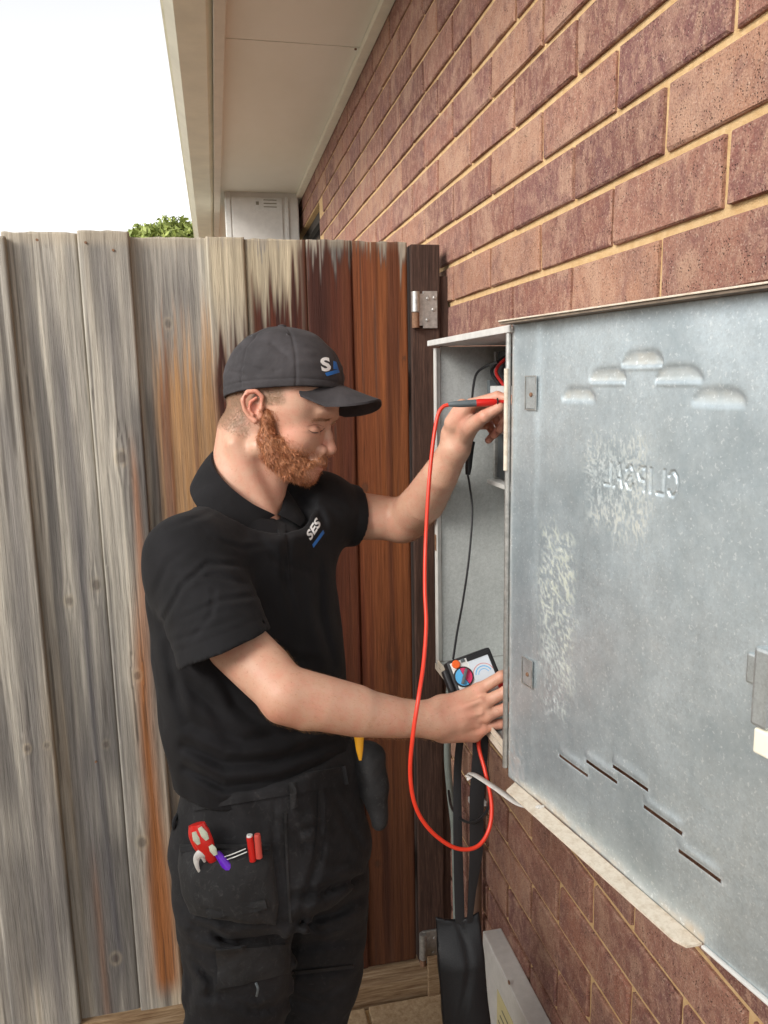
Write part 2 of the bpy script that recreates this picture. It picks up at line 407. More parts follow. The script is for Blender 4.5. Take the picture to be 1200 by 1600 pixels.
# ------------------------------------------------------------------ brick wall
wall = thing('brick_wall', 'purple brown face brick house wall with sandy mortar joints', 'wall', (W, 1.0, 0))
WY0, WY1, WZ1 = -1.2, 6.6, 2.615
NY0, NY1, NZ0, NZ1 = 3.92, 5.2, 1.2, 2.425       # window opening
mb = MB(); D0, D1 = W + 0.007, W + 0.11
for (y0, y1, z0, z1) in ((WY0, NY0, 0, WZ1), (NY1, WY1, 0, WZ1), (NY0, NY1, 0, NZ0), (NY0, NY1, NZ1, WZ1)):
    mb.box((D0, y0, z0), (D1, y1, z1))
mb.build('mortar_bed', M['mortar'], wall)
variants = []
for k in range(8):
    L, H, T = 0.2285, 0.0745, 0.045; e = 0.0028
    j = lambda: (RNG.rand() - 0.5) * 0.0042
    V = []
    for (y, z) in ((0, 0), (L, 0), (L, H), (0, H)):
        V.append((0.020, y + j(), z + j()))
    for (y, z) in ((0, 0), (L, 0), (L, H), (0, H)):
        V.append((e, y + j() * .6, z + j() * .6))
    # front ring with extra points along the long sides so the arris wavers
    ring = [(e, e), (L * .33, e), (L * .66, e), (L - e, e), (L - e, H - e), (L * .66, H - e), (L * .33, H - e), (e, H - e)]
    for (y, z) in ring: V.append((j() * .4, y + j() * .8, z + j() * .8))
    Fc = [(0, 1, 5, 4), (1, 2, 6, 5), (2, 3, 7, 6), (3, 0, 4, 7),
          (4, 5, 11, 10, 9, 8), (5, 6, 12, 11), (6, 7, 15, 14, 13, 12), (7, 4, 8, 15),
          (8, 9, 14, 15), (9, 10, 13, 14), (10, 11, 12, 13)]
    V = np.array(V)
    variants.append((V, Fc, mesh_of(V, [f[::-1] for f in Fc], M['brick'], False, 'brick')))
cand = []
for k in range(0, 31):
    zb = 0.017 + 0.086 * k + 0.0058
    if zb + 0.0765 > WZ1 + 0.02: continue
    y = 0.765 + (0.12 if k % 2 else 0.0)
    for i in range(-9, 26):
        y0 = y + 0.24 * i + 0.0058
        if y0 < WY0 or y0 + 0.23 > WY1: continue
        if y0 + 0.23 > NY0 and y0 < NY1 and zb + 0.076 > NZ0 and zb < NZ1:
            continue
        px, py, d = proj(np.array([[W, y0, zb], [W, y0 + .23, zb + .0765], [W, y0, zb + .0765], [W, y0 + .23, zb]]))
        area = 0
        if (d > 0.15).all() and px.min() < 1200 and px.max() > 0 and py.max() > 0 and py.min() < 1600:
            cx, cy = px.mean(), py.mean()
            hid = (cx > 812 and 452 + (1200 - cx) * .14 < cy < 1225 + (cx - 810) * .80) or (680 < cx < 812 and 540 < cy < 1150) or (cx < 690 and cy > 375)
            if not hid: area = (px.max() - px.min()) * (py.max() - py.min())
        cand.append((area, y0, zb))
cand.sort(key=lambda t: -t[0])
sv, sf = [], []; nb = 0
for q, (area, y0, zb) in enumerate(cand):
    V, Fc, me = variants[q % 8]
    pos = (W + (RNG.rand() - .5) * 0.0016, y0, zb)
    if q < 300 and area > 0:
        link(bpy.data.objects.new('brick', me), wall, pos); nb += 1
    else:
        n0 = len(sv); sv += [tuple(v + np.array(pos)) for v in V]; sf += [tuple(i + n0 for i in f[::-1]) for f in Fc]
props(obj('brickwork', sv, sf, M['brick'], wall), 'remaining bricks of the wall', kind='stuff')
mb = MB(); mb.box((W + 0.06, NY0, NZ0), (W + 0.075, NY1, NZ1)); mb.build('window_pane', M['void'], wall)
mb = MB()
for (y0, y1, z0, z1) in ((NY0, NY1, NZ1 - .05, NZ1), (NY0, NY1, NZ0, NZ0 + .05), (NY0, NY0 + .05, NZ0 + .05, NZ1 - .05), (NY1 - .05, NY1, NZ0 + .05, NZ1 - .05)):
    mb.box((W + 0.035, y0 + .001, z0 + .001), (W + 0.09, y1 - .001, z1 - .001))
mb.build('window_frame', M['frame'], wall)

# ------------------------------------------------------------------ eave
EZ = 2.60
eave = thing('roof_eave', 'cream painted eave with flat soffit sheets, fascia and gutter above the fence', 'eave', (0.1, 2, EZ))
for (y0, y1) in ((-1.2, 2.597), (2.603, 6.6)):
    mb = MB(); mb.box((0.085, y0, EZ + .002), (W + .1, y1, EZ + .012)); mb.build('soffit_sheet', M['soffit'], eave)
mb = MB(); mb.box((W - 0.034, -1.2, EZ - 0.020), (W - 0.001, 6.59, EZ + .001), bev=.003); mb.build('wall_beading', M['trim'], eave)
mb = MB(); mb.box((0.050, -1.2, EZ - 0.035), (0.084, 6.6, EZ + .2), bev=.002); mb.build('fascia_board', M['fascia'], eave)
mb = MB(); gv = []
prof = [(0.048, EZ - .012), (0.030, EZ - .028), (-0.055, EZ - .028), (-0.083, EZ - .005), (-0.083, EZ + .062), (-0.096, EZ + .066), (-0.096, EZ + .088), (-0.083, EZ + .092), (-0.079, EZ + .062), (-0.079, EZ - .002), (-0.053, EZ - .023), (0.048, EZ - .008)]
npf = len(prof); V = [(x, y, z) for y in (-1.2, 6.6) for (x, z) in prof]
Fc = [(i, (i + 1) % npf, npf + (i + 1) % npf, npf + i) for i in range(npf)] + [tuple(range(npf)), tuple(range(npf, 2 * npf))[::-1]]
mb.add(V, Fc); mb.build('gutter', M['gutter'], eave)
mb = MB(); mb.add([(-0.09, -1.2, EZ + .13), (1.6, -1.2, EZ + .75), (1.6, 6.6, EZ + .75), (-0.09, 6.6, EZ + .13), (-0.09, -1.2, EZ + .10), (1.6, -1.2, EZ + .72), (1.6, 6.6, EZ + .72), (-0.09, 6.6, EZ + .10)],
                  [(0, 1, 2, 3), (4, 7, 6, 5), (0, 3, 7, 4), (0, 4, 5, 1), (1, 5, 6, 2), (3, 2, 6, 7)]); mb.build('roof_sheet', M['steel'], eave)
mb = MB(); mb.tube([(W - .045, 2.60, EZ - .002), (W - .045, 2.60, EZ - .006)], .004, 8); mb.build('screw_head', M['rust'], eave)

# ------------------------------------------------------------------ appliance cabinet under the eave, beyond the fence
AY = 4.55
tl = onY(352, 298, AY); tr = onY(466, 304, AY)
app = thing('wall_cabinet', 'pale grey metal appliance cabinet with printed label under the eave beyond the fence', 'appliance', (tl[0], AY, 1.5))
zt = tl[2]; x0, x1 = tl[0], tr[0]
mb = MB(); mb.box((x0, AY, 1.5), (x1, AY + .38, zt), bev=.008); mb.build('casing', M['appliance'], app)
mb = MB(); xs = onY(443, 330, AY)[0]
mb.box((x0 + .03, AY - .006, 1.52), (xs - .006, AY - .0005, zt - .028), bev=.002); mb.build('front_panel', M['appliance'], app)
mb = MB(); mb.box((xs + .010, AY - .008, 1.52), (xs + .028, AY - .0005, zt - .025), bev=.002); mb.build('corner_strip', M['white_metal'], app)
mb = MB(); mb.box((x0 - .006, AY - .006, 1.5), (x0 + .024, AY + .05, zt - .002), bev=.003); mb.build('corner_strip', M['white_metal'], app)
a = onY(397, 309, AY); b = onY(441, 331, AY)
mb = MB(); mb.box((a[0], AY - .0085, b[2]), (b[0], AY - .0065, a[2])); lab = mb.build('printed_label', M['white_metal'], app)
mb = MB(); c_ = onY(402, 318, AY); mb.box((c_[0] - .008, AY - .0100, c_[2] - .009), (c_[0] + .008, AY - .0088, c_[2] + .009)); 
for k in range(3): mb.box((a[0] + .05, AY - .0095, b[2] + .02 + .018 * k), (b[0] - .03, AY - .0088, b[2] + .025 + .018 * k))
mb.build('label_print', M['ink'], lab)

# ------------------------------------------------------------------ shrub behind the fence
sh = thing('bush', 'light green leafy bush showing over the grey fence', 'bush', (-0.9, 7.0, 0))
mb = MB()
for k in range(6):
    a = 2 * pi * k / 6; mb.tube([(-1.0, 7.0, 0), (-1.0 + .2 * cos(a), 7 + .2 * sin(a), 1.4), (-1.0 + .7 * cos(a), 7 + .5 * sin(a), 2.5)], [.04, .03, .008], 6, True, 4)
mb.build('stem', M['bark'], sh)
LV, LF = [], []
blobs = [(onY(230, 372, 7.0), .16), (onY(274, 365, 7.2), .20), (onY(252, 380, 6.8), .22), (onY(315, 385, 7.4), .3), (onY(225, 420, 7.0), .40), (onY(290, 430, 7.0), .6)]
for (cc_, rr) in blobs:
    for i in range(900):
        v = RNG.randn(3); v /= np.linalg.norm(v); p = np.array(cc_) + v * rr * (RNG.rand() ** .45) * np.array([1, 1, .62]) * (0.75 + 0.5 * vn3(v * 2 + cc_, 1.5))
        t = RNG.randn(3); t /= np.linalg.norm(t); u = np.cross(t, RNG.randn(3)); u /= np.linalg.norm(u); s = .022 + .02 * RNG.rand()
        n0 = len(LV); LV += [p - t * s, p + u * s * .42, p + t * s, p - u * s * .42]; LF.append((n0, n0 + 1, n0 + 2, n0 + 3))
obj('foliage', LV, np.array(LF), M['leaf'], sh)

# ------------------------------------------------------------------ fence and gate boards
FY = 1.76
KN = [(onY(150, 915, FY), .012), (onY(108, 940, FY), .010), (onY(165, 1165, FY), .008), (onY(215, 1055, FY), .010), (onY(190, 715, FY), .013), (onY(45, 1165, FY), .008),
      (onY(570, 762, FY), .012), (onY(612, 1040, FY), .016), (onY(590, 1350, FY), .010), (onY(180, 1500, FY), .012), (onY(260, 1060, FY), .011), (onY(222, 1315, FY), .013),
      (onY(262, 505, FY), .009), (onY(350, 610, FY), .014), (onY(505, 900, FY), .010), (onY(75, 1160, FY), .007), (onY(632, 560, FY), .006)]
def wood(X, Z, seed):
    """albedo of the weathered boards at wall position X, Z"""
    x = X.copy(); knot = np.zeros_like(X); ring = np.zeros_like(X)
    for (k, r) in KN:
        dx = x - k[0]; dz = Z - k[2]
        wgt = np.exp(-(dz / (r * 4.0)) ** 2) * np.exp(-(dx / (r * 4.5)) ** 2)
        x = x - np.sign(dx) * r * 0.75 * wgt * np.exp(-np.abs(dx) / (r * 2.5)) 
        d = np.sqrt(dx ** 2 + (dz * .75) ** 2)
        knot = np.maximum(knot, sstep(r * 1.15, r * .55, d)); ring = np.maximum(ring, np.exp(-((d - r) / (r * .3)) ** 2))
    x = x + .012 * (vn2(Z * 1.6, seed * 3.1) - .5) + .004 * (vn2(Z * 6, seed * 9.7) - .5)
    s1 = vn2(x * 26 + seed * 5, Z * 0.9, 1); s2 = vn2(x * 85, Z * 1.8 + seed, 2); s3 = vn2(x * 260, Z * 5, 3); s4 = vn2(x * 520, Z * 14, 4)
    bl = vn2(X * 12, Z * 4, 6)
    gl, gm, gd, tan = lin(182, 176, 163), lin(152, 147, 138), lin(90, 87, 85), lin(182, 164, 138)
    def mixc(a, b, t): t = t[..., None]; return a * (1 - t) + b * t
    C = mixc(np.ones(X.shape + (3,)) * gm, gl, sstep(.30, .80, s1 * .25 + s2 * .45 + s3 * .3))
    C = mixc(C, tan, .55 * sstep(.45, .8, vn2(X * 9, Z * 1.2, 8) * .7 + s2 * .3))
    dk = sstep(.50, .74, s1 * .70 + vn2(x * 50, Z * .7, 11) * .3) * sstep(.2, .5, bl * .6 + .3)
    C = mixc(C, gd, .85 * dk)
    # the long dark streaks of the left boards
    for (xa, za, xb, zb, w, st) in ((-.318, 1.70, -.30, .2, .013, .95), (-.335, 1.8, -.33, 1.4, .012, .5), (-.212, 1.85, -.19, 1.25, .022, .75), (-.43, 1.6, -.44, .0, .022, .8), (-.055, 1.86, -.05, 1.72, .032, .9), (-.105, 1.85, -.10, 1.60, .018, .6), (-.262, 1.1, -.25, .1, .016, .6), (-.345, .8, -.33, .0, .02, .6), (-.31, 1.35, -.30, .8, .02, .5)):
        t = np.clip((za - Z) / (za - zb), 0, 1); xc = xa + (xb - xa) * t + .010 * (vn2(Z * 2.3, xa * 50) - .5)
        inz = sstep(za + .05, za - .12, Z) * sstep(zb - .12, zb + .05, Z)
        C = mixc(C, lin(84, 82, 84), st * np.exp(-((X - xc) / (w * (.6 + .9 * vn2(Z * 3.1, xa * 20)))) ** 2) * inz * (.55 + .6 * s2))
    # places where the brown wood still shows, with ragged flame-like upper ends
    jag = (vn2(x * 75, 0 * Z + 1.3, 12) - .5); jag2 = (vn2(x * 210, 0 * Z + 2.3, 13) - .5)
    org, red, drk, umb = lin(163, 104, 56), lin(104, 52, 34), lin(54, 28, 24), lin(100, 70, 46)
    def stain(x0, x1, zt, zb, sx=.012, jz=.10, sz=.03):
        zz = zt + jag * jz * 2.2 + jag2 * jz * .9 + .07 * (s2 - .5) + .11 * (s3 - .5) + .07 * (s4 - .5)
        return sstep(x0 - sx, x0 + sx, x) * sstep(x1 + sx, x1 - sx, x) * sstep(zz + sz, zz - sz, Z) * sstep(zb - .1, zb + .1, Z)
    a = stain(-.125, .03, 1.66, .9, .014, .07, .11); b = stain(-.175, -.155, 1.46, -.5, .008, .1, .08) * 0
    C = mixc(C, mixc(np.ones(X.shape + (3,)) * lin(158, 120, 80), lin(112, 72, 46), sstep(.35, .7, s2)), a * (.80 + .2 * s3))
    # orange run down the right side of the second board
    xc = -.188 + .006 * np.sin(Z * 6) ; wdt = .008 + .012 * sstep(1.35, .9, Z) + .010 * sstep(.6, .3, Z)
    run = np.exp(-((X - xc + .010 * sstep(.7, .3, Z)) / wdt) ** 2) * sstep(1.5, 1.35, Z) * sstep(.06, .14, Z) * (.45 + .9 * s2)
    C = mixc(C, lin(150, 92, 46), np.clip(run, 0, 1) * .9)
    run = np.exp(-((X + .34) / .010) ** 2) * sstep(.55, .35, Z) * (.3 + .6 * s2); C = mixc(C, lin(128, 92, 66), np.clip(run, 0, 1) * .6)
    br = np.maximum(stain(.006, .085, 1.655, -1, .010, .09, .06), np.maximum(stain(.083, .195, 1.775, -1, .006, .075, .045), stain(.19, .60, 1.858, -1, .012, .03, .02)))
    brown = mixc(np.ones(X.shape + (3,)) * red, lin(134, 76, 44), sstep(.35, .70, s1 * .4 + s2 * .6))
    brown = mixc(brown, drk, .85 * sstep(.52, .72, vn2(x * 70, Z * 2.2, 21) * .75 + s3 * .25) * sstep(.30, .20, X))
    brown = mixc(brown, lin(146, 88, 48), .7 * sstep(.33, .37, X) * (1 - .55 * sstep(.5, .7, s2)) * sstep(.3, 1.0, Z))
    brown = mixc(brown, umb, .55 * sstep(1.1, .3, Z) * sstep(.25, .33, X))
    brown = mixc(brown, lin(62, 32, 24), .75 * sstep(.06, .035, X) * sstep(.25, .6, s2) * sstep(1.3, 1.45, Z)); brown = mixc(brown, lin(84, 44, 30), .65 * sstep(.205, .215, X) * sstep(.315, .305, X)); brown = mixc(brown, drk, .5 * sstep(.58, .72, vn2(x * 34, Z * 1.6, 63) * .7 + s2 * .3) * sstep(.3, .36, X)); brown = mixc(brown, drk, .30 * sstep(1.0, .5, Z)); edge0 = vn2(x * 60, Z * 3, 55) * sstep(.32, .22, X)
    edge = br * (1 - br) * 4
    brown = mixc(brown, drk, .55 * sstep(.10, .5, edge0) * sstep(1.5, 1.7, Z)); C = mixc(C, brown * .84, br); C = mixc(C, drk, .45 * edge * sstep(.05, .1, X))
    pale = stain(.0, .19, 1.90, 1.70, .01, .01, .01) * (1 - br); C = mixc(C, lin(200, 184, 150), .55 * pale)
    C = C * (0.66 + .36 * s3 + .28 * s4)[..., None] * (0.90 + .2 * vn2(x * 130, Z * 3, 17))[..., None]
    ck = sstep(.80, .86, vn2(x * 190, Z * 1.3, 31)) * sstep(.45, .6, bl); C = mixc(C, lin(60, 54, 50), .6 * ck)
    C = mixc(C, C * .62, .8 * knot * (.4 + .6 * s3)); C = mixc(C, lin(205, 185, 150) * .85, .28 * ring * (.1 + .9 * s2) * (1 - br)); C = mixc(C, lin(80, 62, 50), .5 * sstep(.85, 1.0, knot) * (.3 + .7 * s3))
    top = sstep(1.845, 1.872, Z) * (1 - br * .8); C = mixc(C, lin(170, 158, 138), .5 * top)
    mask = (sstep(.5, .8, s2) * .6 + s3 * .4 - .8 * ck)
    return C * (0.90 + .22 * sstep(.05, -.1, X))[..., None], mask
def board(name, x0, x1, zb, zt, yf, th, parent, seed, tilt=0.0):
    nx = max(4, int((x1 - x0) / .0026)); nz = int((zt - zb) / .0045)
    xs = np.linspace(x0 + .0012, x1 - .0012, nx); zs = np.linspace(zb, zt, nz); X, Z = np.meshgrid(xs, zs)
    C, mk = wood(X, Z, seed)
    cup = .0006 * np.sin((X - x0) / (x1 - x0) * pi) + .0008 * mk
    e = np.minimum(X - xs[0], xs[-1] - X); Yv = yf - cup + .0025 * np.exp(-(e / .0022) ** 2) + tilt * (X - x0) + .003 * (vn2(Z * 2, seed) - .5)
    Z2 = Z + (Z == zs[-1]) * (.003 * (vn2(X * 60, seed) - .5))
    V = np.stack([X, Yv, Z2], -1).reshape(-1, 3); idx = np.arange(nx * nz).reshape(nz, nx)
    q = np.stack([idx[:-1, :-1], idx[:-1, 1:], idx[1:, 1:], idx[1:, :-1]], -1).reshape(-1, 4)
    per = np.concatenate([idx[0, :], idx[1:, -1], idx[-1, -2::-1], idx[-2:0:-1, 0]])
    B = V[per].copy(); B[:, 1] = yf + th; n0 = len(V); m = len(per); i = np.arange(m); j = (i + 1) % m
    side = np.stack([per[i], n0 + i, n0 + j, per[j]], -1)
    o = obj(name, np.vstack([V, B]), np.vstack([q, side]), M['timber'], parent, False)
    Cc = C.reshape(-1, 3); sideC = Cc[per] * .5 + .5 * lin(170, 150, 120) * .8
    set_col(o.data, np.vstack([Cc, sideC])); return o
fence = thing('paling_fence', 'grey weathered timber paling fence left of the man', 'fence', (-.5, FY, 0))
xs_l = [-1.42, -1.27, -1.13, -.98, -.84, -.695, -.55, -.397]
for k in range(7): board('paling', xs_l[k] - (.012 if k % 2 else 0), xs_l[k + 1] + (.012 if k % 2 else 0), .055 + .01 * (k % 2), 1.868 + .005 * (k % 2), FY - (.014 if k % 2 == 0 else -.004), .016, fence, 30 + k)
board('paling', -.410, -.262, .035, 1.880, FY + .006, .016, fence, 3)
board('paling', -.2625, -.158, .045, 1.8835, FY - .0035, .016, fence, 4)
for (z0, z1) in ((.35, .43), (1.45, 1.53)):
    mb = MB(); mb.box((-1.45, FY + .02, z0), (-.17, FY + .06, z1)); mb.build('fence_rail', M['plinth'], fence)
for (q, w_) in (((58, 375), 1), ((134, 379), 1), ((177, 391), 1), ((20, 1205), 1), ((150, 1190), 1)):
    mb = MB(); p = onY(q[0], q[1], FY - .004); mb.disc(p, (0, -1, 0), .0028, .0025, 8); mb.build('nail_head', M['rust'], fence)
mb = MB(); mb.box((-1.45, FY - .012, -.02), (-.10, FY + .02, .052), bev=.003); mb.build('plinth_board', M['plinth'], fence)
sf_ = thing('added_shade_fence', 'added brown paling fence out of view on the left, shading the lower wall', 'fence', (-1.50, 0, 0))  # added outside the view to keep light off the lower bricks
bmx = []
for k in range(4):
    b_ = MB(); b_.box((0, .002, 0), (.016, .148, 1.95 + .01 * k)); bmx.append(mesh_of(b_.v, b_.f, M['plinth'], False, 'paling'))
for k in range(6, 36): link(bpy.data.objects.new('paling', bmx[k % 4]), sf_, (-1.50 - .014 * (k % 2), 1.60 - .145 * k, .02))
mb = MB(); mb.box((-1.56, -3.6, .4), (-1.515, .86, .48)); mb.build('fence_rail', M['plinth'], sf_)
gate = thing('timber_gate', 'brown and grey vertical board gate hinged on the dark post behind the man', 'gate', (.15, FY, 0))
gb = [(-.166, .006, .070, 1.876, .016, 5), (-.004, .079, .062, 1.8765, -.001, 6), (.0765, .2125, .060, 1.8745, .005, 7), (.210, .311, .061, 1.8735, -.004, 8), (.3085, .440, .058, 1.8725, .002, 9)]
for (x0, x1, zb, zt, dy, sd) in gb: board('gate_board', x0, x1, zb, zt, FY + dy, .018, gate, sd)
for (z0, z1) in ((.28, .37), (1.50, 1.59)):
    mb = MB(); mb.box((-.15, FY + .034, z0), (.435, FY + .07, z1)); mb.build('gate_rail', M['plinth'], gate)
post = thing('gate_post', 'dark brown square timber gate post against the brick wall', 'post', (.48, FY, 0))
mb = MB(); mb.box((.446, FY - .004, -.02), (.514, FY + .07, 1.868), bev=.003); mb.build('post_shaft', M['post'], post)
mb = MB(); mb.box((.5145, FY + .004, -.02), (W + .001, FY + .03, 1.80), bev=.002); mb.build('packing_strip', M['post'], post)
# hinge
for (ya, yb, zoff) in ((455, 513, 0), (1455, 1520, 0)):
    A_ = onY(660, ya, FY - .006); B_ = onY(683, yb, FY - .006); hg = MB()
    hg.box((A_[0], FY - .010, B_[2]), (B_[0], FY - .0045, A_[2]), bev=.001)
    ho = hg.build('hinge_plate', M['steel'], post)
    hb = MB(); cx = onY(649, 480, FY - .012)[0]; zl, zh = B_[2], A_[2]
    hb.tube([(cx, FY - .013, zl + .001), (cx, FY - .013, zl + (zh - zl) * .42)], .0085, 14); 
    hb.build('hinge_knuckle', M['rust'], ho, True)
    hb = MB(); hb.tube([(cx, FY - .014, zl + (zh - zl) * .44), (cx, FY - .014, zh - .002)], .0098, 14); hb.build('hinge_knuckle', M['steel'], ho, True)
    hb = MB(); hb.box((cx, FY - .0112, zl + .006), (A_[0], FY - .0065, zh - .006)); hb.build('hinge_leaf', M['steel'], ho)
    for (fx, fz) in ((.35, .80), (.30, .22), (.72, .50), (.8, .82)):
        s = MB(); p = np.array([A_[0] + (B_[0] - A_[0]) * fx, FY - .010, zl + (zh - zl) * fz]); s.disc(p, (0, -1, 0), .0042, .0028, 10, .0012); s.build('screw_head', M['steel'], ho, True)
# sleeper under the gate and a stub board
sl = MB(); sl.box((-.10, FY - .055, -.03), (.50, FY + .03, .048), bev=.004)
props(sl.build('gate_sleeper', M['plinth']), 'brown timber sleeper lying under the gate', 'sleeper')
mb = MB(); mb.box((.452, FY - .072, -.03), (.482, FY - .058, .11), bev=.002)
props(mb.build('timber_stub', M['plinth']), 'short upright grey timber stub at the foot of the gate post', 'timber')


# ================================================================== METER BOX
BX = 0.36; BY0, BY1 = 0.905, 1.272; BZ0, BZ1 = 1.068, 1.626
BB = W - 0.003
box = thing('meter_box', 'open galvanised electrical meter box on the brick wall with its door folded back', 'meter box', (BX, BY0, BZ0))
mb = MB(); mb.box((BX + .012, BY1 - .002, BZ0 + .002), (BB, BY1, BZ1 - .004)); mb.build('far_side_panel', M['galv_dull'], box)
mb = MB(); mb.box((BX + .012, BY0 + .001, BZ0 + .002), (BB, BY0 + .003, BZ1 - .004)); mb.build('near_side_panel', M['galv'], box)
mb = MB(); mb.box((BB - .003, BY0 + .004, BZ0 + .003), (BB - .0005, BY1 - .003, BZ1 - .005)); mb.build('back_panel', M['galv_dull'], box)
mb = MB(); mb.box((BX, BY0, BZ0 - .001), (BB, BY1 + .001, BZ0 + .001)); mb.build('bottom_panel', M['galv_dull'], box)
mb = MB(); mb.box((BX - .006, BY0 - .002, BZ1 - .003), (BB, BY1 + .004, BZ1)); mb.box((BX - .009, BY0 - .003, BZ1 - .003), (BX - .0062, BY1 + .006, BZ1 + .006), bev=.001)
mb.box((BX - .006, BY0 + .01, BZ1 + .0005), (BB, BY1 + .003, BZ1 + .004)); mb.build('rain_lip', M['white_metal'], box)
mb = MB(); mb.box((BX, BY1 - .0125, BZ0 + .002), (BX + .0018, BY1, BZ1 - .0065)); mb.box((BX + .0020, BY1 - .0008, BZ0 + .002), (BX + .0115, BY1 + .0006, BZ1 - .0065)); mb.build('front_return', M['white_metal'], box)
mb = MB(); mb.box((BX - .001, BY0 + .004, BZ0 - .012), (BX + .0012, BY1 + .001, BZ0 - .0015)); mb.box((BX - .0012, BY0 + .02, BZ0 + .0012), (BX + .0008, BY1 - .014, BZ0 + .010)); mb.build('bottom_lip', M['edge'], box)
for k, zz in enumerate((1.275,)):
    mb = MB(); mb.box((BX - .0015, BY1 - .011, zz), (BX - .0003, BY1 - .004, zz + .028)); mb.build('catch_slot', M['rust'], box)
# meter panel inside
PX = .462
mb = MB(); mb.box((PX, BY0 + .02, 1.402), (PX + .004, 1.238, 1.612)); mpan = mb.build('meter_panel', simple('dark_meter_board', (0.07, 0.08, 0.085), 0.55, 0.2, 0.35, 40), box)
mb = MB(); mb.box((PX - .005, 1.239, 1.400), (PX + .05, 1.247, 1.612), bev=.001); mb.build('panel_edge', M['steel'], mpan)
mb = MB(); mb.box((PX - .016, BY0 + .02, 1.391), (PX + .05, 1.247, 1.3985), bev=.001); mb.build('panel_ledge', M['white_metal'], mpan)
for k in range(3):
    y1 = 1.222 - .030 * k
    br = MB(); br.box((PX - .020, y1 - .028, 1.480), (PX - .0005, y1, 1.556), bev=.0015)
    bo = br.build('circuit_breaker', M['white'], box)
    t = MB(); t.box((PX - .032, y1 - .021, 1.520), (PX - .0205, y1 - .006, 1.533), bev=.002); t.build('toggle', M['blue'], bo)
    t = MB(); t.disc((PX - .0203, y1 - .014, 1.508), (-1, 0, 0), .0055, .0012, 14); t.build('test_button', M['grey'], bo)
    t = MB(); t.disc((PX - .0203, y1 - .014, 1.491), (-1, 0, 0), .0045, .0015, 14); t.build('terminal_screw', M['rust'], bo)
t = MB()
for k in range(3): t.box((PX - .020, 1.224, 1.484 + .03 * k), (PX - .0005, 1.2365, 1.505 + .03 * k), bev=.001)
t.build('breaker_end_clip', M['grey'], mpan)
for (yy, c_) in ((1.21, 'black'), (1.19, 'red'), (1.165, 'black')):
    t = MB(); t.tube([(PX - .008, yy, 1.556), (PX - .02, yy + .004, 1.580), (PX - .006, yy - .01, 1.600), (PX + .03, yy - .02, 1.614)], .0028, 7, True, 6); t.build('wire', M[c_], mpan, True)

# ------------------------------------------------------------------ the door, folded right back
DA = radians(10.7); DH = np.array([BX - .004, BY0, 0.0]); DT = np.array([sin(DA), -cos(DA), 0]); DN = np.array([-cos(DA), -sin(DA), 0]); DU = np.array([0, 0, 1.0])
DW = 0.457; DZ0, DZ1 = 1.043, 1.634
def D(s, z, n=0.0): return DH + DT * s + DN * n + DU * z
DAX = (DT, DN, DU)
door = None
strokes = {'C': [[(.95, .18), (.75, .02), (.45, 0), (.15, .18), (.03, .5), (.15, .82), (.45, 1), (.75, .98), (.95, .82)]], 'L': [[(.1, 1), (.1, 0), (.85, 0)]], 'I': [[(.5, 0), (.5, 1)]],
           'P': [[(.1, 0), (.1, 1), (.65, .98), (.88, .75), (.65, .48), (.1, .46)]], 'S': [[(.88, .82), (.6, 1), (.3, .98), (.12, .76), (.3, .55), (.68, .46), (.88, .24), (.68, .02), (.35, 0), (.08, .17)]],
           'A': [[(0, 0), (.5, 1), (1, 0)], [(.2, .36), (.8, .36)]]}
segs = []; word = 'CLIPSAL'; x = .2815
for ch in word:                                  # pressed from the other face, so it reads mirrored here
    wch = .005 if ch == 'I' else .0118
    for st in strokes[ch]:
        for p_, q_ in zip(st[:-1], st[1:]): segs.append((x - p_[0] * wch, 1.4585 + p_[1] * .0225, x - q_[0] * wch, 1.4585 + q_[1] * .0225))
    x -= wch + .0046
sg = sorted(set(np.round(np.concatenate([np.arange(.0, DW, .003), np.arange(.165, .290, .0009), [DW]]), 5)))
zg = sorted(set(np.round(np.concatenate([np.arange(DZ0, DZ1, .003), np.arange(1.452, 1.490, .0009), np.arange(1.110, 1.166, .0012), [DZ1]]), 5)))
S_, Z_ = np.meshgrid(sg, zg)
Hh = .0012 * (vn2(S_ * 9, Z_ * 7, 40) - .5) * 2 + .0004 * (vn2(S_ * 40, Z_ * 40, 41) - .5)
Hh += .0010 * sstep(.064, .050, S_)
SLOT = np.zeros(S_.shape, bool); Cd = np.zeros(S_.shape + (3,)); Al = np.zeros(S_.shape)
dmin = np.full(S_.shape, 1.0)
for (a0, b0, a1, b1) in segs:
    dx, dz = a1 - a0, b1 - b0; t = np.clip(((S_ - a0) * dx + (Z_ - b0) * dz) / (dx * dx + dz * dz), 0, 1)
    dmin = np.minimum(dmin, np.hypot(S_ - a0 - t * dx, Z_ - b0 - t * dz))
Hh -= .0012 * sstep(.0026, .0004, dmin)
for (sc_, zc_) in ((.131, 1.543), (.179, 1.5625), (.2285, 1.5775), (.276, 1.5625), (.324, 1.543)):
    hw = .029; u = (S_ - sc_) / hw; v = (Z_ - zc_) / .0165
    top_ = np.clip(1 - np.abs(u) ** 4, 0, 1) ** .5
    ins = sstep(0, .12, v) * sstep(top_ + .02, top_ - .45, v) * (np.abs(u) < 1)
    Hh -= .0021 * ins; Al = np.maximum(Al, sstep(.25, .8, ins) * (.35 + .4 * vn2(S_ * 160, Z_ * 160, 42))); Cd = np.where((ins > .1)[..., None], np.array([.40, .37, .30]), Cd)
    sl_ = (np.abs(v + .04) < .07) & (np.abs(u) < .9); Hh += .0012 * sl_; 
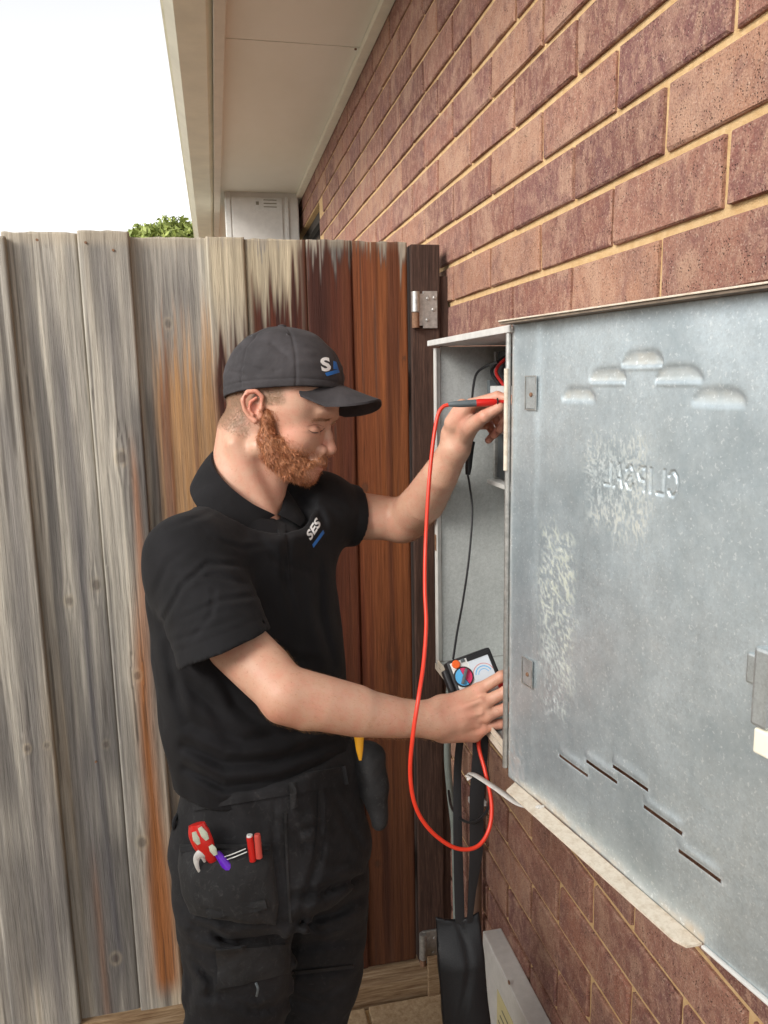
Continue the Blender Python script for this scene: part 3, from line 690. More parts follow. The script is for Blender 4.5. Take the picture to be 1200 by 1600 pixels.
for (sc_, zc_) in ((.138, 1.1245), (.187, 1.142), (.234, 1.1575), (.283, 1.1375), (.332, 1.1175)):
    u = (S_ - sc_) / .0275; dz = Z_ - zc_
    slot = (np.abs(u) < 1) & (np.abs(dz) < .0024); SLOT |= slot; Cd = np.where(slot[..., None], .008, Cd); Al = np.where(slot, 1.0, Al)
    bul = np.clip(1 - np.abs(u) ** 4, 0, 1) ** .5 * np.exp(-((dz - .007) / .006) ** 2) * (dz > 0); Hh += .0016 * bul * (~slot)
    halo = np.exp(-(np.maximum(np.abs(u) - 1, 0) / .14) ** 2) * np.exp(-(dz / .0045) ** 2) * (~slot); pick = (halo > .25) & (Al < .3); Cd = np.where(pick[..., None], .62, Cd); Al = np.where(pick, .25 * halo, Al)
def patch_res(s0, s1, z0, z1, dens, sd, colr):
    global Al, Cd
    m = sstep(s0 - .012, s0 + .012, S_ + .018 * (vn2(S_ * 50, Z_ * 50, sd) - .5)) * sstep(s1 + .012, s1 - .012, S_ + .018 * (vn2(S_ * 40, Z_ * 40, sd + 1) - .5)) * sstep(z0 - .015, z0 + .015, Z_ + .03 * (vn2(S_ * 60, Z_ * 30, sd + 2) - .5)) * sstep(z1 + .015, z1 - .015, Z_ + .03 * (vn2(S_ * 60, Z_ * 30, sd + 3) - .5))
    cr = sstep(dens, dens + .12, vn2(S_ * 420 + Z_ * 150, Z_ * 260 - S_ * 120, sd + 4) * .5 + vn2(S_ * 700, Z_ * 600, sd + 5) * .5); w = m * cr * .55
    take = w > Al; Cd = np.where(take[..., None], np.array(colr), Cd); Al = np.where(take, w, Al)
patch_res(.150, .245, 1.415, 1.515, .46, 50, (.62, .58, .44)); patch_res(.066, .135, 1.215, 1.395, .47, 60, (.60, .60, .40)); patch_res(.075, .13, 1.17, 1.26, .55, 70, (.62, .62, .45))
rst = sstep(.055, .0, np.hypot(S_ - .012, (Z_ - 1.055) * .7)) * vn2(S_ * 220, Z_ * 160, 80); w = np.clip(rst * 1.3, 0, .9); take = w > Al; Cd = np.where(take[..., None], np.array([.24, .11, .05]), Cd); Al = np.where(take, w, Al)
rst = sstep(1.062, 1.046, Z_) * (.3 + .7 * vn2(S_ * 180, Z_ * 160, 81)) * (S_ < .345); w = np.clip(rst, 0, .8); take = w > Al; Cd = np.where(take[..., None], np.array([.50, .36, .20]), Cd); Al = np.where(take, w, Al)
rst = sstep(.008, .001, S_) * (.3 + .7 * vn2(S_ * 180, Z_ * 60, 82)); w = np.clip(rst, 0, .8); take = w > Al; Cd = np.where(take[..., None], np.array([.33, .24, .17]), Cd); Al = np.where(take, w, Al)
Vd = DH + S_[..., None] * DT + Hh[..., None] * DN + Z_[..., None] * DU
nz, ns = S_.shape; idx = np.arange(nz * ns).reshape(nz, ns); q = np.stack([idx[:-1, :-1], idx[1:, :-1], idx[1:, 1:], idx[:-1, 1:]], -1).reshape(-1, 4)[:, ::-1]; q = q[~SLOT.ravel()[q].all(1)]
per = np.concatenate([idx[0, :], idx[1:, -1], idx[-1, -2::-1], idx[-2:0:-1, 0]]); Vf = Vd.reshape(-1, 3); Bk = Vf[per] - DN * (.0022 + (Vf[per] - DH) @ DN)[:, None]
n0 = len(Vf); i_ = np.arange(len(per)); j_ = (i_ + 1) % len(per); side = np.stack([per[i_], per[j_], n0 + j_, n0 + i_], -1)[:, ::-1]
gn = galv('door_zinc', (0.555, 0.635, 0.675), 0.74, 0.40)
va = gn.new('ShaderNodeVertexColor', layer_name='Col'); bc = gn.b.inputs['Base Color'].links[0].from_socket
gn.col(gn.mix(va.outputs['Alpha'], bc, va.outputs['Color'])); cs = gn.b.inputs['Base Color'].links[0].from_socket; oc = gn.coord('Object'); sp_ = gn.ramp(gn.noise(oc, 260, 2, 0.6), [(0.60, 0.0), (0.70, 0.42)]); md_ = gn.ramp(gn.noise(oc, 70, 4, 0.7, 0.5), [(0.35, 0.0), (0.75, 0.26)]); bg_ = gn.ramp(gn.noise(oc, 5.5, 4, 0.6, 0.6), [(0.38, 0.75), (0.62, 0.0)]); cs = gn.mix(bg_, cs, (0.37, 0.44, 0.475)); gn.col(gn.mix(sp_, gn.mix(md_, cs, (0.78, 0.83, 0.84)), (0.92, 0.96, 0.97))); gn.put(gn.b.inputs['Metallic'], gn.math('MULTIPLY', gn.math('SUBTRACT', 1.0, va.outputs['Alpha']), 0.72))
door = obj('door', np.vstack([Vf, Bk]), np.vstack([q, side]), gn.m, box, True)
CA = np.hstack([Cd.reshape(-1, 3), Al.reshape(-1, 1)]); set_col(door.data, np.vstack([CA, CA[per]]))
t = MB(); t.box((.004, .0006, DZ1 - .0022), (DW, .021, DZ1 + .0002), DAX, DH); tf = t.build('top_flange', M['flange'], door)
t = MB(); t.box((.004, .0006, DZ1 + .0006), (DW, .0232, DZ1 + .0024), DAX, DH, .0006); t.build('flange_lip', M['edge'], door)
t = MB(); fl = [(.018, .0015), (.030, .022), (.326, .022), (.338, .017), (.341, .0015)]
t.add([D(s_, DZ0 + .0008, n_) for s_, n_ in fl] + [D(s_, DZ0 - .0018, n_) for s_, n_ in fl], [(0, 1, 2, 3, 4), (9, 8, 7, 6, 5), (0, 5, 6, 1), (1, 6, 7, 2), (2, 7, 8, 3), (3, 8, 9, 4), (4, 9, 5, 0)]); t.build('bottom_flange', M['edge'], door)
t = MB(); t.box((.342, -.002, DZ0 - .003), (DW, .004, DZ0 - .0002), DAX, DH, .0008); t.build('bottom_edge', M['white_metal'], door)
t = MB(); t.tube([D(-.004, DZ0 + .012, .003), D(-.004, DZ1 - .012, .003)], .0036, 10); t.build('hinge_rod', M['steel'], box, True)
t = MB(); t.tube([D(-.003, 1.455, .0065), D(-.003, 1.580, .0065)], .0028, 10); t.build('hinge_sleeve', M['edge'], box, True)
for (z0, z1) in ((1.531, 1.571), (1.188, 1.224)):
    t = MB(); s0, s1 = .034, .057; e = .0013
    for (a0, a1, b0, b1) in ((s0, s1, z0, z0 + e), (s0, s1, z1 - e, z1), (s0, s0 + e, z0 + e, z1 - e), (s1 - e, s1, z0 + e, z1 - e)): t.box((a0, .0026, b0), (a1, .0040, b1), DAX, DH)
    hp_ = t.build('hinge_plate', M['steel'], door)
    t = MB(); t.box((s0 + .002, .0027, z0 + .002), (s1 - .002, .0032, z1 - .002), DAX, DH); t.build('hinge_tab', M['galv'], door)
    t = MB(); t.disc(D(.047, (z0 + z1) / 2 - .002, .0032), DN, .0026, .002, 10, .0008); t.build('rivet', M['rust'], door, True)
t = MB(); t.box((.388, .003, 1.285), (.404, .014, 1.352), DAX, DH, .003); t.box((.376, .002, 1.316), (.389, .008, 1.342), DAX, DH, .002); lt = t.build('latch_lever', M['galv'], door)
t = MB(); t.box((.392, .004, 1.262), (.408, .013, 1.2835), DAX, DH, .002); t.build('latch_tip', M['trim'], lt)

# stay bar hanging under the door
t = MB()
pts = [P(731, 1216, 1.12), P(738, 1209, 1.11), P(775, 1232, 1.05), P(812, 1257, .99), P(846, 1261, .955)]
t.tube(pts, [.0052, .0058, .0060, .0060, .0056], 8, True, 5, flat=((.2, -.4, 1), .32))
st_ = props(t.build('stay_bar', M['white_metal'], None, True), 'bent white painted steel stay bar below the open metal door', 'metal bar')

# ------------------------------------------------------------------ pipes and conduits in the corner
t = MB(); t.tube([(.502, 1.60, -.02), (.503, 1.62, .45), (.494, 1.63, .60), (.488, 1.63, .72), (.497, 1.62, .95), (.505, 1.60, 1.10)], .0085, 12, True, 8)
props(t.build('grey_conduit', M['conduit'], None, True), 'thin grey green conduit curving up beside the gate post', 'conduit')
t = MB(); t.tube([(.517, 1.50, -.02), (.517, 1.50, .6), (.512, 1.49, 1.3)], .0105, 12, True, 4)
pp_ = props(t.build('brown_pipe', M['pipe'], None, True), 'straight brown painted pipe running up the brick wall corner', 'pipe')
t = MB(); t.box((.500, 1.485, .640), (.534, 1.515, .652), bev=.002); t.build('pipe_clip', M['white_metal'], pp_)

# white box low on the wall
lb = thing('low_wall_box', 'white metal box low on the bricks with a yellow printed label, at the bottom edge', 'utility box', (.49, 1.0, 0))
t = MB(); t.box((.492, .80, -.01), (W - .001, 1.392, .413), bev=.003); t.build('casing', M['white_metal'], lb)
a = onX(822, 1552, .4915); b_ = onX(770, 1600, .4915); t = MB(); yA, yB = 1.215, 1.30
t.box((.4908, yA, .20), (.4918, yB, .352)); ll = t.build('label', M['label_yellow'], lb)
t = MB()
for k in range(6): t.box((.4901, yA + .008, .225 + .02 * k), (.4907, yB - .008 - .01 * (k % 3), .229 + .02 * k))
t.build('label_print', M['ink'], ll)
t = MB(); t.disc(onX(796, 1535, .4918), (-1, 0, 0), .004, .002, 10); t.build('screw_head', M['rust'], lb)

# ================================================================== THE MAN
class Field:
    """a sampled distance field that is meshed into one continuous surface"""
    def __init__(s, lo, hi, h):
        s.lo = np.array(lo, float); s.h = h; s.n = np.ceil((np.array(hi, float) - s.lo) / h).astype(int) + 1
        s.a = np.full(s.n, 1e3 * h, np.float32)
    def block(s, lo, hi):
        i0 = np.clip(np.floor((np.array(lo) - s.lo) / s.h).astype(int), 0, s.n - 1); i1 = np.clip(np.ceil((np.array(hi) - s.lo) / s.h).astype(int) + 1, 1, s.n)
        i1 = np.maximum(i1, i0 + 1)
        ax = [s.lo[k] + s.h * np.arange(i0[k], i1[k]) for k in range(3)]
        return tuple(slice(i0[k], i1[k]) for k in range(3)), np.stack(np.meshgrid(*ax, indexing='ij'), -1)
    def comb(s, sl, d, k, sub=False):
        a = s.a[sl]; d = d.astype(np.float32)
        if sub:
            hh = np.maximum(k - np.abs(a + d), 0) / max(k, 1e-9); s.a[sl] = np.maximum(a, -d) + hh * hh * k * .25
        else:
            hh = np.maximum(k - np.abs(a - d), 0) / max(k, 1e-9); s.a[sl] = np.minimum(a, d) - hh * hh * k * .25
    def cap(s, a, b, ra, rb, k=0.0, sub=False, flat=None):
        a = np.array(a, float); b = np.array(b, float); m = max(ra, rb) * (1 if flat is None else 1) + k + 3 * s.h
        sl, p = s.block(np.minimum(a, b) - m, np.maximum(a, b) + m)
        ab = b - a; pa = p - a; t = np.clip((pa @ ab) / (ab @ ab + 1e-12), 0, 1); q = pa - t[..., None] * ab
        r = ra + (rb - ra) * t
        if flat is not None:
            f = np.array(flat[0], float); f /= np.linalg.norm(f); q = q + (q @ f)[..., None] * f * (flat[1] - 1)
        s.comb(sl, np.linalg.norm(q, axis=-1) - r, k, sub); return s
    def chain(s, pts, rr, k=0.0, flat=None):
        pts = np.array(pts, float); m = max(rr) * (1 if flat is None else 1) + k + 3 * s.h
        sl, p = s.block(pts.min(0) - m, pts.max(0) + m); best = None
        if flat is not None: f = np.array(flat[0], float); f /= np.linalg.norm(f)
        for i in range(len(pts) - 1):
            ab = pts[i + 1] - pts[i]; pa = p - pts[i]; t = np.clip((pa @ ab) / (ab @ ab + 1e-12), 0, 1); q = pa - t[..., None] * ab
            if flat is not None: q = q + (q @ f)[..., None] * f * (flat[1] - 1)
            d = np.linalg.norm(q, axis=-1) - (rr[i] + (rr[i + 1] - rr[i]) * t)
            if best is None: best = d
            else:
                best = np.minimum(best, d)
        s.comb(sl, best, k); return s
    def ell(s, c, r, A=None, k=0.0, sub=False):
        c = np.array(c, float); r = np.array(r, float); A = np.eye(3) if A is None else np.array(A, float)
        m = r.max() + k + 3 * s.h; sl, p = s.block(c - m, c + m); q = (p - c) @ A.T
        k0 = np.linalg.norm(q / r, axis=-1); k1 = np.linalg.norm(q / r ** 2, axis=-1) + 1e-9
        s.comb(sl, k0 * (k0 - 1) / k1, k, sub); return s
    def loft(s, C, ab, ax, k=0.0, ex=2.3, sub=False):
        """stack of horizontal super-ellipses: C centres (falling or rising z), ab half sizes, ax two horizontal axes"""
        C = np.array(C, float); ab = np.array(ab, float); o = np.argsort(C[:, 2]); C = C[o]; ab = ab[o]; m = ab.max() + k + 3 * s.h
        sl, p = s.block(C.min(0) - m, C.max(0) + m); z = p[..., 2]; zc = np.clip(z, C[0, 2], C[-1, 2])
        cx = np.interp(zc, C[:, 2], C[:, 0]); cy = np.interp(zc, C[:, 2], C[:, 1]); a = np.interp(zc, C[:, 2], ab[:, 0]); b = np.interp(zc, C[:, 2], ab[:, 1])
        dx, dy = p[..., 0] - cx, p[..., 1] - cy; u = np.abs(dx * ax[0][0] + dy * ax[0][1]) / a; v = np.abs(dx * ax[1][0] + dy * ax[1][1]) / b
        d = ((u ** ex + v ** ex) ** (1 / ex) - 1) * np.minimum(a, b); dz = np.abs(z - zc)
        d = np.where(dz > 0, np.sqrt(np.maximum(d, 0) ** 2 + dz ** 2), d); s.comb(sl, d, k, sub); return s
    def mesh(s):
        import openvdb
        g = openvdb.FloatGrid(background=float(10 * s.h)); g.copyFromArray(np.clip(s.a, -10 * s.h, 10 * s.h))
        pts, qd = g.convertToQuads(0.0)[:2] if len(g.convertToQuads(0.0)) == 2 else (g.convertToPolygons(0.0)[0], g.convertToPolygons(0.0)[2])
        V = np.asarray(pts, float) * s.h + s.lo
        Q = np.asarray(qd, int)
        e1 = V[Q[:, 1]] - V[Q[:, 0]]; e2 = V[Q[:, 2]] - V[Q[:, 0]]; nn = np.cross(e1, e2); cc = V[Q].mean(1)
        vol = np.einsum('ij,ij->i', nn, cc - V.mean(0)).sum()
        if vol < 0: Q = Q[:, ::-1]
        return V, Q

# ---- head, in a frame whose unit is one photograph pixel at the head: x forward (face), y up, c towards the man's right side
HS = 1.28 / F; HO = P(435, 640, 1.28); psi = radians(10)
HX = CR * cos(psi) - CF * sin(psi); HY = CU; HCc = -CF * cos(psi) - CR * sin(psi)
HM = np.stack([HX, HY, HCc]) * HS
def hw(p): return HO + np.asarray(p, float) @ HM
def hl(p): return (np.asarray(p, float) - HO) @ (HM.T / HS ** 2)
H = Field((-120, -215, -92), (112, 108, 92), 1.7)
H.ell((4, 26, 0), (85, 70, 68))
H.ell((35, -22, 0), (44, 66, 53), None, 20)
H.ell((72, 8, 0), (22, 26, 44), None, 18)                 # forehead
for s_ in (1, -1):
    H.cap((-16, -62, 46 * s_), (42, -96, 14 * s_), 15, 15, 18)      # jaw
    H.ell((40, -46, 34 * s_), (26, 24, 20), None, 14)               # cheek
    H.ell((78, -9, 20 * s_), (13, 8, 20), None, 8)                  # brow ridge
    H.ell((30, 2, 46 * s_), (30, 30, 18), None, 16)
H.ell((46, -98, 0), (18, 18, 20), None, 14)
H.cap((-46, -40, 0), (-60, -110, 0), 52, 50, 16); H.cap((-60, -110, 0), (-52, -215, 0), 50, 58, 12)
H.cap((-8, -95, 0), (-20, -150, 0), 26, 24, 24)           # throat
for s_ in (1, -1): H.cap((-52, -58, 52 * s_), (-4, -178, 22 * s_), 11, 12, 16)   # neck muscle
for s_ in (1, -1): H.ell((79, -37, 38 * s_), (14, 8, 15), None, 8, True)       # eye sockets
for s_ in (1, -1):
    H.ell((62, -38, 30 * s_), (12.5, 10, 14), None, 4)               # closed lid over the eyeball
    H.cap((71, -42, 22 * s_), (60, -43, 42 * s_), 2.2, 1.8, 3.0)
H.cap((76, -18, 0), (80, -42, 0), 6, 6, 6); H.cap((80, -42, 0), (83.5, -63, 0), 6, 8.8, 5)   # nose
H.cap((82, -62, 0), (64, -70, 0), 8, 8, 6)
for s_ in (1, -1):
    H.ell((72, -65, 12 * s_), (9.5, 8, 6.5), None, 3); H.ell((73, -73.5, 8 * s_), (5.5, 4.2, 3.6), None, 1.5, True)
H.ell((64, -82, 0), (12, 9, 22), None, 8)
H.ell((66, -86.5, 0), (9, 4.2, 17), None, 3); H.ell((62, -94, 0), (9, 5, 15), None, 3); H.ell((80, -90.3, 0), (14, 1.2, 16), None, 1.2, True)
EC = np.array([-15, -4])                                   # ear
for s_ in (1, -1):
    ep = lambda x, y, c: (EC[0] + x, EC[1] + y, (64 + c) * s_)
    H.ell(ep(1, -2, 1), (13, 21, 3.4), None, 4)
    H.chain([ep(11, 4, 4), ep(13, 14, 7), ep(5, 22, 11), ep(-7, 20, 14), ep(-14, 8, 15), ep(-12, -6, 12), ep(-6, -16, 9), ep(2, -22, 7)], [3.2, 3.4, 3.6, 3.8, 3.7, 3.3, 3.2, 4.6], 2.0)
    H.chain([ep(4, 12, 8), ep(-4, 6, 10), ep(-6, -4, 9), ep(-1, -12, 7)], [2.4, 2.8, 2.8, 2.6], 2.0)
    H.ell(ep(3, -3, 9), (6.5, 8.5, 7), None, 2.0, True); H.ell(ep(-9, 6, 16), (2.0, 10, 4), None, 1.5, True)
    H.ell(ep(11, -3, 6), (3.4, 5, 3.6), None, 3)
H.ell((-38, -200, 8), (48, 38, 46), None, 18)
HV, HQ = H.mesh()
HW = hw(HV)

def tfield(pts, pad, h):
    pts = np.array(pts); return Field(pts.min(0) - pad, pts.max(0) + pad, h)
# ---- near (his right) arm and hand
RS, RC, RE, RW = P(301, 877, 1.13), P(352, 1008, 1.05), P(447, 1086, 1.0), P(682, 1124, 1.095)
RA, RB = P(369, 1006, 1.055), P(412, 1048, 1.025)
fing = [
    [(748, 1078, 1.112), (783, 1057, 1.108), (806, 1045, 1.130), (816, 1050, 1.158)],
    [(756, 1098, 1.102), (790, 1081, 1.098), (812, 1072, 1.125), (820, 1080, 1.155)],
    [(760, 1117, 1.102), (790, 1107, 1.100), (810, 1100, 1.125), (816, 1106, 1.150)],
    [(752, 1137, 1.108), (782, 1131, 1.110), (801, 1127, 1.130), (808, 1130, 1.150)]]
fr = [(.0092, .0080, .0073, .0064), (.0094, .0083, .0076, .0066), (.0092, .0080, .0072, .0062), (.0084, .0070, .0063, .0056)]
Rp = [RS, RC, RE, RW] + [P(*q) for f in fing for q in f]
A = tfield(Rp, .06, .0022)
A.chain([RS, RA, RB, RE], [.046, .0398, .0380, .0340], .0)
A.cap(P(441, 1103, 1.0), P(474, 1108, 1.008), .0195, .026, .012)                  # elbow
A.chain([RE, P(500, 1100, 1.015), P(560, 1113, 1.04), P(625, 1122, 1.07), RW], [.0335, .0345, .0325, .0270, .0232], .010)
A.cap(P(480, 1082, 1.01), P(556, 1100, 1.035), .022, .019, .02)
wr = [P(690, 1104, 1.100), P(688, 1116, 1.095), P(688, 1129, 1.097), P(692, 1141, 1.105)]
for w_, f in zip(wr, fing): A.cap(w_, P(*f[0]), .0135, .0092, .009)
A.cap(RW, P(712, 1122, 1.100), .0235, .018, .02)
A.cap(P(695, 1140, 1.11), P(740, 1146, 1.118), .0165, .0130, .014)             # edge of the palm
A.chain([P(690, 1104, 1.115), P(718, 1100, 1.150), P(752, 1092, 1.172), P(775, 1085, 1.182)], [.016, .0135, .0110, .0095], .012)   # thumb, behind the meter
for f, r in zip(fing, fr):
    q = [P(*c) for c in f]
    A.chain(q, r, .0018)
    A.ell(q[0] - CF * .001, (r[0] * 1.08,) * 3, None, .006); A.ell(q[1], (r[1] * 1.08,) * 3, None, .0015)
for (a_, b_) in (((700, 1114, 1.083), (752, 1094, 1.092)), ((702, 1124, 1.082), (752, 1114, 1.091)), ((702, 1134, 1.087), (746, 1133, 1.097))):
    A.cap(P(*a_), P(*b_), .0022, .0028, .006)                                   # tendons
AV, AQ = A.mesh()
# ---- far (his left) arm and hand
LS, LC, LE, LW_ = P(500, 800, 1.38), P(556, 806, 1.41), P(633, 812, 1.41), P(711, 700, 1.225)
dz_ = -.038
lf = [([(737, 632, 1.205), (777, 620, 1.190), (800, 625, 1.180), (815, 633, 1.172)], (.0092, .0082, .0074, .0062)),
      ([(742, 640, 1.225), (780, 636, 1.235), (790, 655, 1.228), (781, 671, 1.218)], (.0092, .0080, .0074, .0062)),
      ([(740, 652, 1.240), (774, 650, 1.258), (782, 668, 1.248), (772, 680, 1.236)], (.0090, .0078, .0070, .0060)),
      ([(735, 664, 1.250), (764, 664, 1.270), (772, 678, 1.262), (763, 688, 1.250)], (.0082, .0070, .0064, .0056))]
lf = [([(x_, y_, d_ + dz_) for x_, y_, d_ in f], r_) for f, r_ in lf]
Lp = [LS, LC, LE, LW_] + [P(*q) for f, _ in lf for q in f]
B = tfield(Lp, .06, .0022)
B.chain([LS, LC, LE], [.050, .044, .0375], .0)
B.cap(P(625, 820, 1.41), P(645, 806, 1.40), .030, .034, .015)
B.chain([LE, P(662, 784, 1.335), P(688, 742, 1.262), LW_], [.0375, .0375, .030, .0225], .012)
for w_, (f, _) in zip([(704, 678, 1.262), (708, 682, 1.272), (712, 686, 1.280), (716, 690, 1.285)], lf): B.cap(P(w_[0], w_[1], w_[2] + dz_ - .008), P(*f[0]), .0140, .0098, .010)
B.cap(LW_, P(712, 672, 1.222), .0225, .018, .012)
B.cap(P(706, 660, 1.200), P(722, 634, 1.186), .0120, .0108, .008)
B.chain([P(722, 690, 1.222), P(733, 668, 1.182), P(757, 650, 1.146), P(780, 637, 1.140)], [.0150, .0145, .0094, .0082], .006)   # thumb
B.ell(P(757, 651, 1.145), (.0100,) * 3, None, .002)
for f, r in lf:
    q = [P(*c) for c in f]; B.chain(q, r, .0018); B.ell(q[1], (r[1] * 1.08,) * 3, None, .0015)
BV, BQ = B.mesh()
# ---- trunk and legs under the clothes
sA = (LS - RS); sA[2] = 0; sA /= np.linalg.norm(sA); nA = np.array([sA[1], -sA[0], 0]); AX = (sA, nA)
TC = [P(388, 835, 1.255), P(386, 900, 1.25), P(392, 1000, 1.245), P(404, 1100, 1.235), P(420, 1190, 1.225), P(428, 1262, 1.22), P(436, 1330, 1.215)]
TAB = [(.165, .095), (.178, .110), (.172, .118), (.165, .118), (.160, .116), (.163, .118), (.168, .118)]
KN_N, KN_F = [P(362, 1330, 1.17), P(366, 1430, 1.165), P(374, 1500, 1.16), P(366, 1600, 1.165)], [P(492, 1330, 1.28), P(505, 1430, 1.295), P(502, 1510, 1.305), P(480, 1600, 1.31)]
ank_n = np.array([KN_N[-1][0] - .02, KN_N[-1][1] + .03, .09]); ank_f = np.array([KN_F[-1][0] - .03, KN_F[-1][1] + .03, .09])
T = Field((-.22, .85, -.01), (.42, 1.60, 1.45), .010)
T.loft(TC, [(a - .032, b - .032) for a, b in TAB], AX, .02)
for Kc, an in ((KN_N, ank_n), (KN_F, ank_f)): T.chain([Kc[0], Kc[1], Kc[2], Kc[3], an], [.07, .065, .058, .052, .036], .02)
for an in (ank_n, ank_f): T.cap(an - (0, 0, .05), an + nA * .15 - (0, 0, .055), .032, .026, .02)
T.cap(RS, P(392, 840, 1.27), .030, .022, .01); T.cap(LS, P(392, 840, 1.27), .026, .018, .01)
TV, TQ = T.mesh()
man = thing('person', 'man in a black polo shirt, charcoal cap and black work trousers testing the meter box', 'person', (.04, 1.14, 0))
nV = [0, len(HW), len(HW) + len(AV), len(HW) + len(AV) + len(BV)]
BVv = np.vstack([HW, AV, BV, TV]); BQq = np.vstack([HQ + nV[0], AQ + nV[1], BQ + nV[2], TQ + nV[3]])
body = obj('body', BVv, BQq, M['skin'], man, True)
# complexion, with crease shade painted over the eyelids
skb = np.array([.56, .325, .225]); CB = np.tile(skb, (len(BVv), 1)); L_ = HV
def tint(mask, colr, C): return C * (1 - mask[:, None]) + np.array(colr) * mask[:, None]
hc = CB[:len(HW)]
gz = lambda c, r: np.exp(-(((L_ - np.array(c)) / np.array(r)) ** 2).sum(1))
for s_ in (1, -1):
    hc = tint(.75 * gz((EC[0], EC[1] + 8, 72 * s_), (18, 24, 16)), (.72, .20, .13), hc); hc = tint(.45 * gz((44, -48, 46 * s_), (22, 18, 16)), (.68, .23, .15), hc)
    hc = tint(.60 * gz((66, -32.5, 36 * s_), (17, 1.7, 16)), (.22, .11, .075), hc); hc = tint(.70 * gz((66, -41.5, 38 * s_), (13, 1.4, 14)), (.16, .09, .07), hc); hc = tint(.30 * gz((64, -32, 36 * s_), (14, 8, 16)), (.48, .21, .15), hc)
hc = tint(.55 * gz((80, -60, 0), (14, 12, 14)), (.70, .24, .17), hc); hc = tint(.8 * gz((66, -92, 0), (10, 7, 17)), (.58, .20, .16), hc)
hairm = sstep(-58, -30, L_[:, 1] + .45 * L_[:, 0] + 20) * sstep(-2, -28, L_[:, 0] - EC[0]) + sstep(-6, 4, L_[:, 1]) * sstep(40, 22, L_[:, 0])
hairm = np.clip(hairm, 0, 1) * (np.abs(L_[:, 2]) < 71) * (L_[:, 1] > -70); hc = tint(.85 * hairm, (.255, .155, .095), hc)
hc = tint(.30 * sstep(-60, -110, L_[:, 1]) * sstep(0, 30, L_[:, 0] + 30), (.62, .27, .18), hc)
CB[:len(HW)] = hc
def near(pts, r):
    d = np.full(len(BVv), 9.0)
    for p_ in pts: d = np.minimum(d, np.linalg.norm(BVv - p_, axis=1))
    return np.exp(-(d / r) ** 2)
CB = tint(.40 * near([P(*f[1]) for f in fing] + [P(*f[0]) for f in fing] + [P(*f[3]) for f in fing], .013), (.66, .21, .14), CB)
CB = tint(.45 * near([P(*q) for f, _ in lf for q in f[1:]] + [P(757, 650, 1.146), P(779, 638, 1.140), P(725, 655, 1.18)], .016), (.68, .24, .17), CB)
CB = tint(.35 * near([P(436, 1118, .985), P(632, 822, 1.455)], .028), (.64, .23, .15), CB)
CB = tint(.30 * near([P(720, 1115, 1.09), P(745, 1135, 1.10)], .03), (.66, .25, .18), CB)
set_col(body.data, CB)
# nails
for (q, ax_) in ((P(779, 636, 1.168), CU), ):
    pass

# ---- hair and beard strands
def strands(name, roots, nrm, direc, ln, wd, cols, parent, curl=.3):
    V, Fc, Cc = [], [], []
    for i in range(len(roots)):
        p = roots[i]; n_ = nrm[i]; d = direc[i] + RNG.randn(3) * curl; d = d - n_ * (d @ n_) * .6; d /= np.linalg.norm(d) + 1e-9
        l = ln[i] if not np.isscalar(ln) else ln * (.7 + .6 * RNG.rand()); sd = np.cross(d, n_ + RNG.randn(3) * .4); sd /= np.linalg.norm(sd) + 1e-9
        m = p + (d * .55 + n_ * .45) * l * .5; e = p + (d * .9 + n_ * .25 + RNG.randn(3) * .12) * l; k = len(V)
        V += [p - sd * wd - n_ * .0005, p + sd * wd - n_ * .0005, m + sd * wd * .8, m - sd * wd * .8, e]
        Fc += [(k, k + 1, k + 2, k + 3), (k + 3, k + 2, k + 4)]; c_ = cols[i]; Cc += [c_ * .8, c_ * .8, c_, c_, c_ * 1.15]
    o = obj(name, V, Fc, M['hair'], parent, True); set_col(o.data, np.clip(np.array(Cc), 0, 1)); return o
def vnorm(V, Q):
    nn = np.cross(V[Q[:, 1]] - V[Q[:, 0]], V[Q[:, 2]] - V[Q[:, 0]]); N_ = np.zeros_like(V)
    for k in range(Q.shape[1]): np.add.at(N_, Q[:, k], nn)
    return N_ / (np.linalg.norm(N_, axis=1)[:, None] + 1e-12)
HN = vnorm(HW, HQ)
# beard volume
K = Field((-40, -140, -75), (98, 10, 75), 1.7)
for s_ in (1, -1):
    K.chain([(3, -14, 60 * s_), (0, -34, 58 * s_), (-2, -56, 53 * s_), (8, -76, 44 * s_), (26, -92, 29 * s_), (40, -100, 12 * s_)], [8, 11, 15, 17, 17.5, 16.5], 6)
    K.chain([(14, -56, 46 * s_), (36, -70, 36 * s_), (51, -85, 23 * s_)], [13, 10, 7], 8)
    K.chain([(72, -77, 3 * s_), (68, -80, 14 * s_), (58, -88, 25 * s_), (46, -98, 26 * s_)], [4.2, 4.2, 4.6, 7], 4)
K.ell((42, -100, 0), (17, 17, 19), None, 6)
K.ell((53, -101, 0), (7, 6, 9), None, 4)
sl, p_ = K.block(K.lo, K.lo + K.n * K.h); K.a += (1.8 * (vn3(p_ * np.array([.11, .11, .11])) - .5) * 2 + 2.2 * (vn3(p_ * .27 + 9) - .5) * 2).astype(np.float32) + 1.5
KV, KQ = K.mesh(); KW = hw(KV); KNm = vnorm(KW, KQ)
gin = np.array([.29, .098, .040]); gl_ = np.array([.46, .21, .10]); gd_ = np.array([.20, .065, .025])
def gcol(p, lo_=0):
    t = vn3(p * .12 + 3)[:, None]; c_ = gin * (1 - t) + gl_ * t * .9 + gd_ * .25; mu = (sstep(-100, -78, p[:, 1]) * sstep(45, 62, p[:, 0]))[:, None]
    return c_ * (1 - .55 * mu) + .55 * mu * gl_ * 1.05
beard = obj('beard', KW, KQ, M['hair'], man, True); set_col(beard.data, np.clip(gcol(KV) * .75, 0, 1))
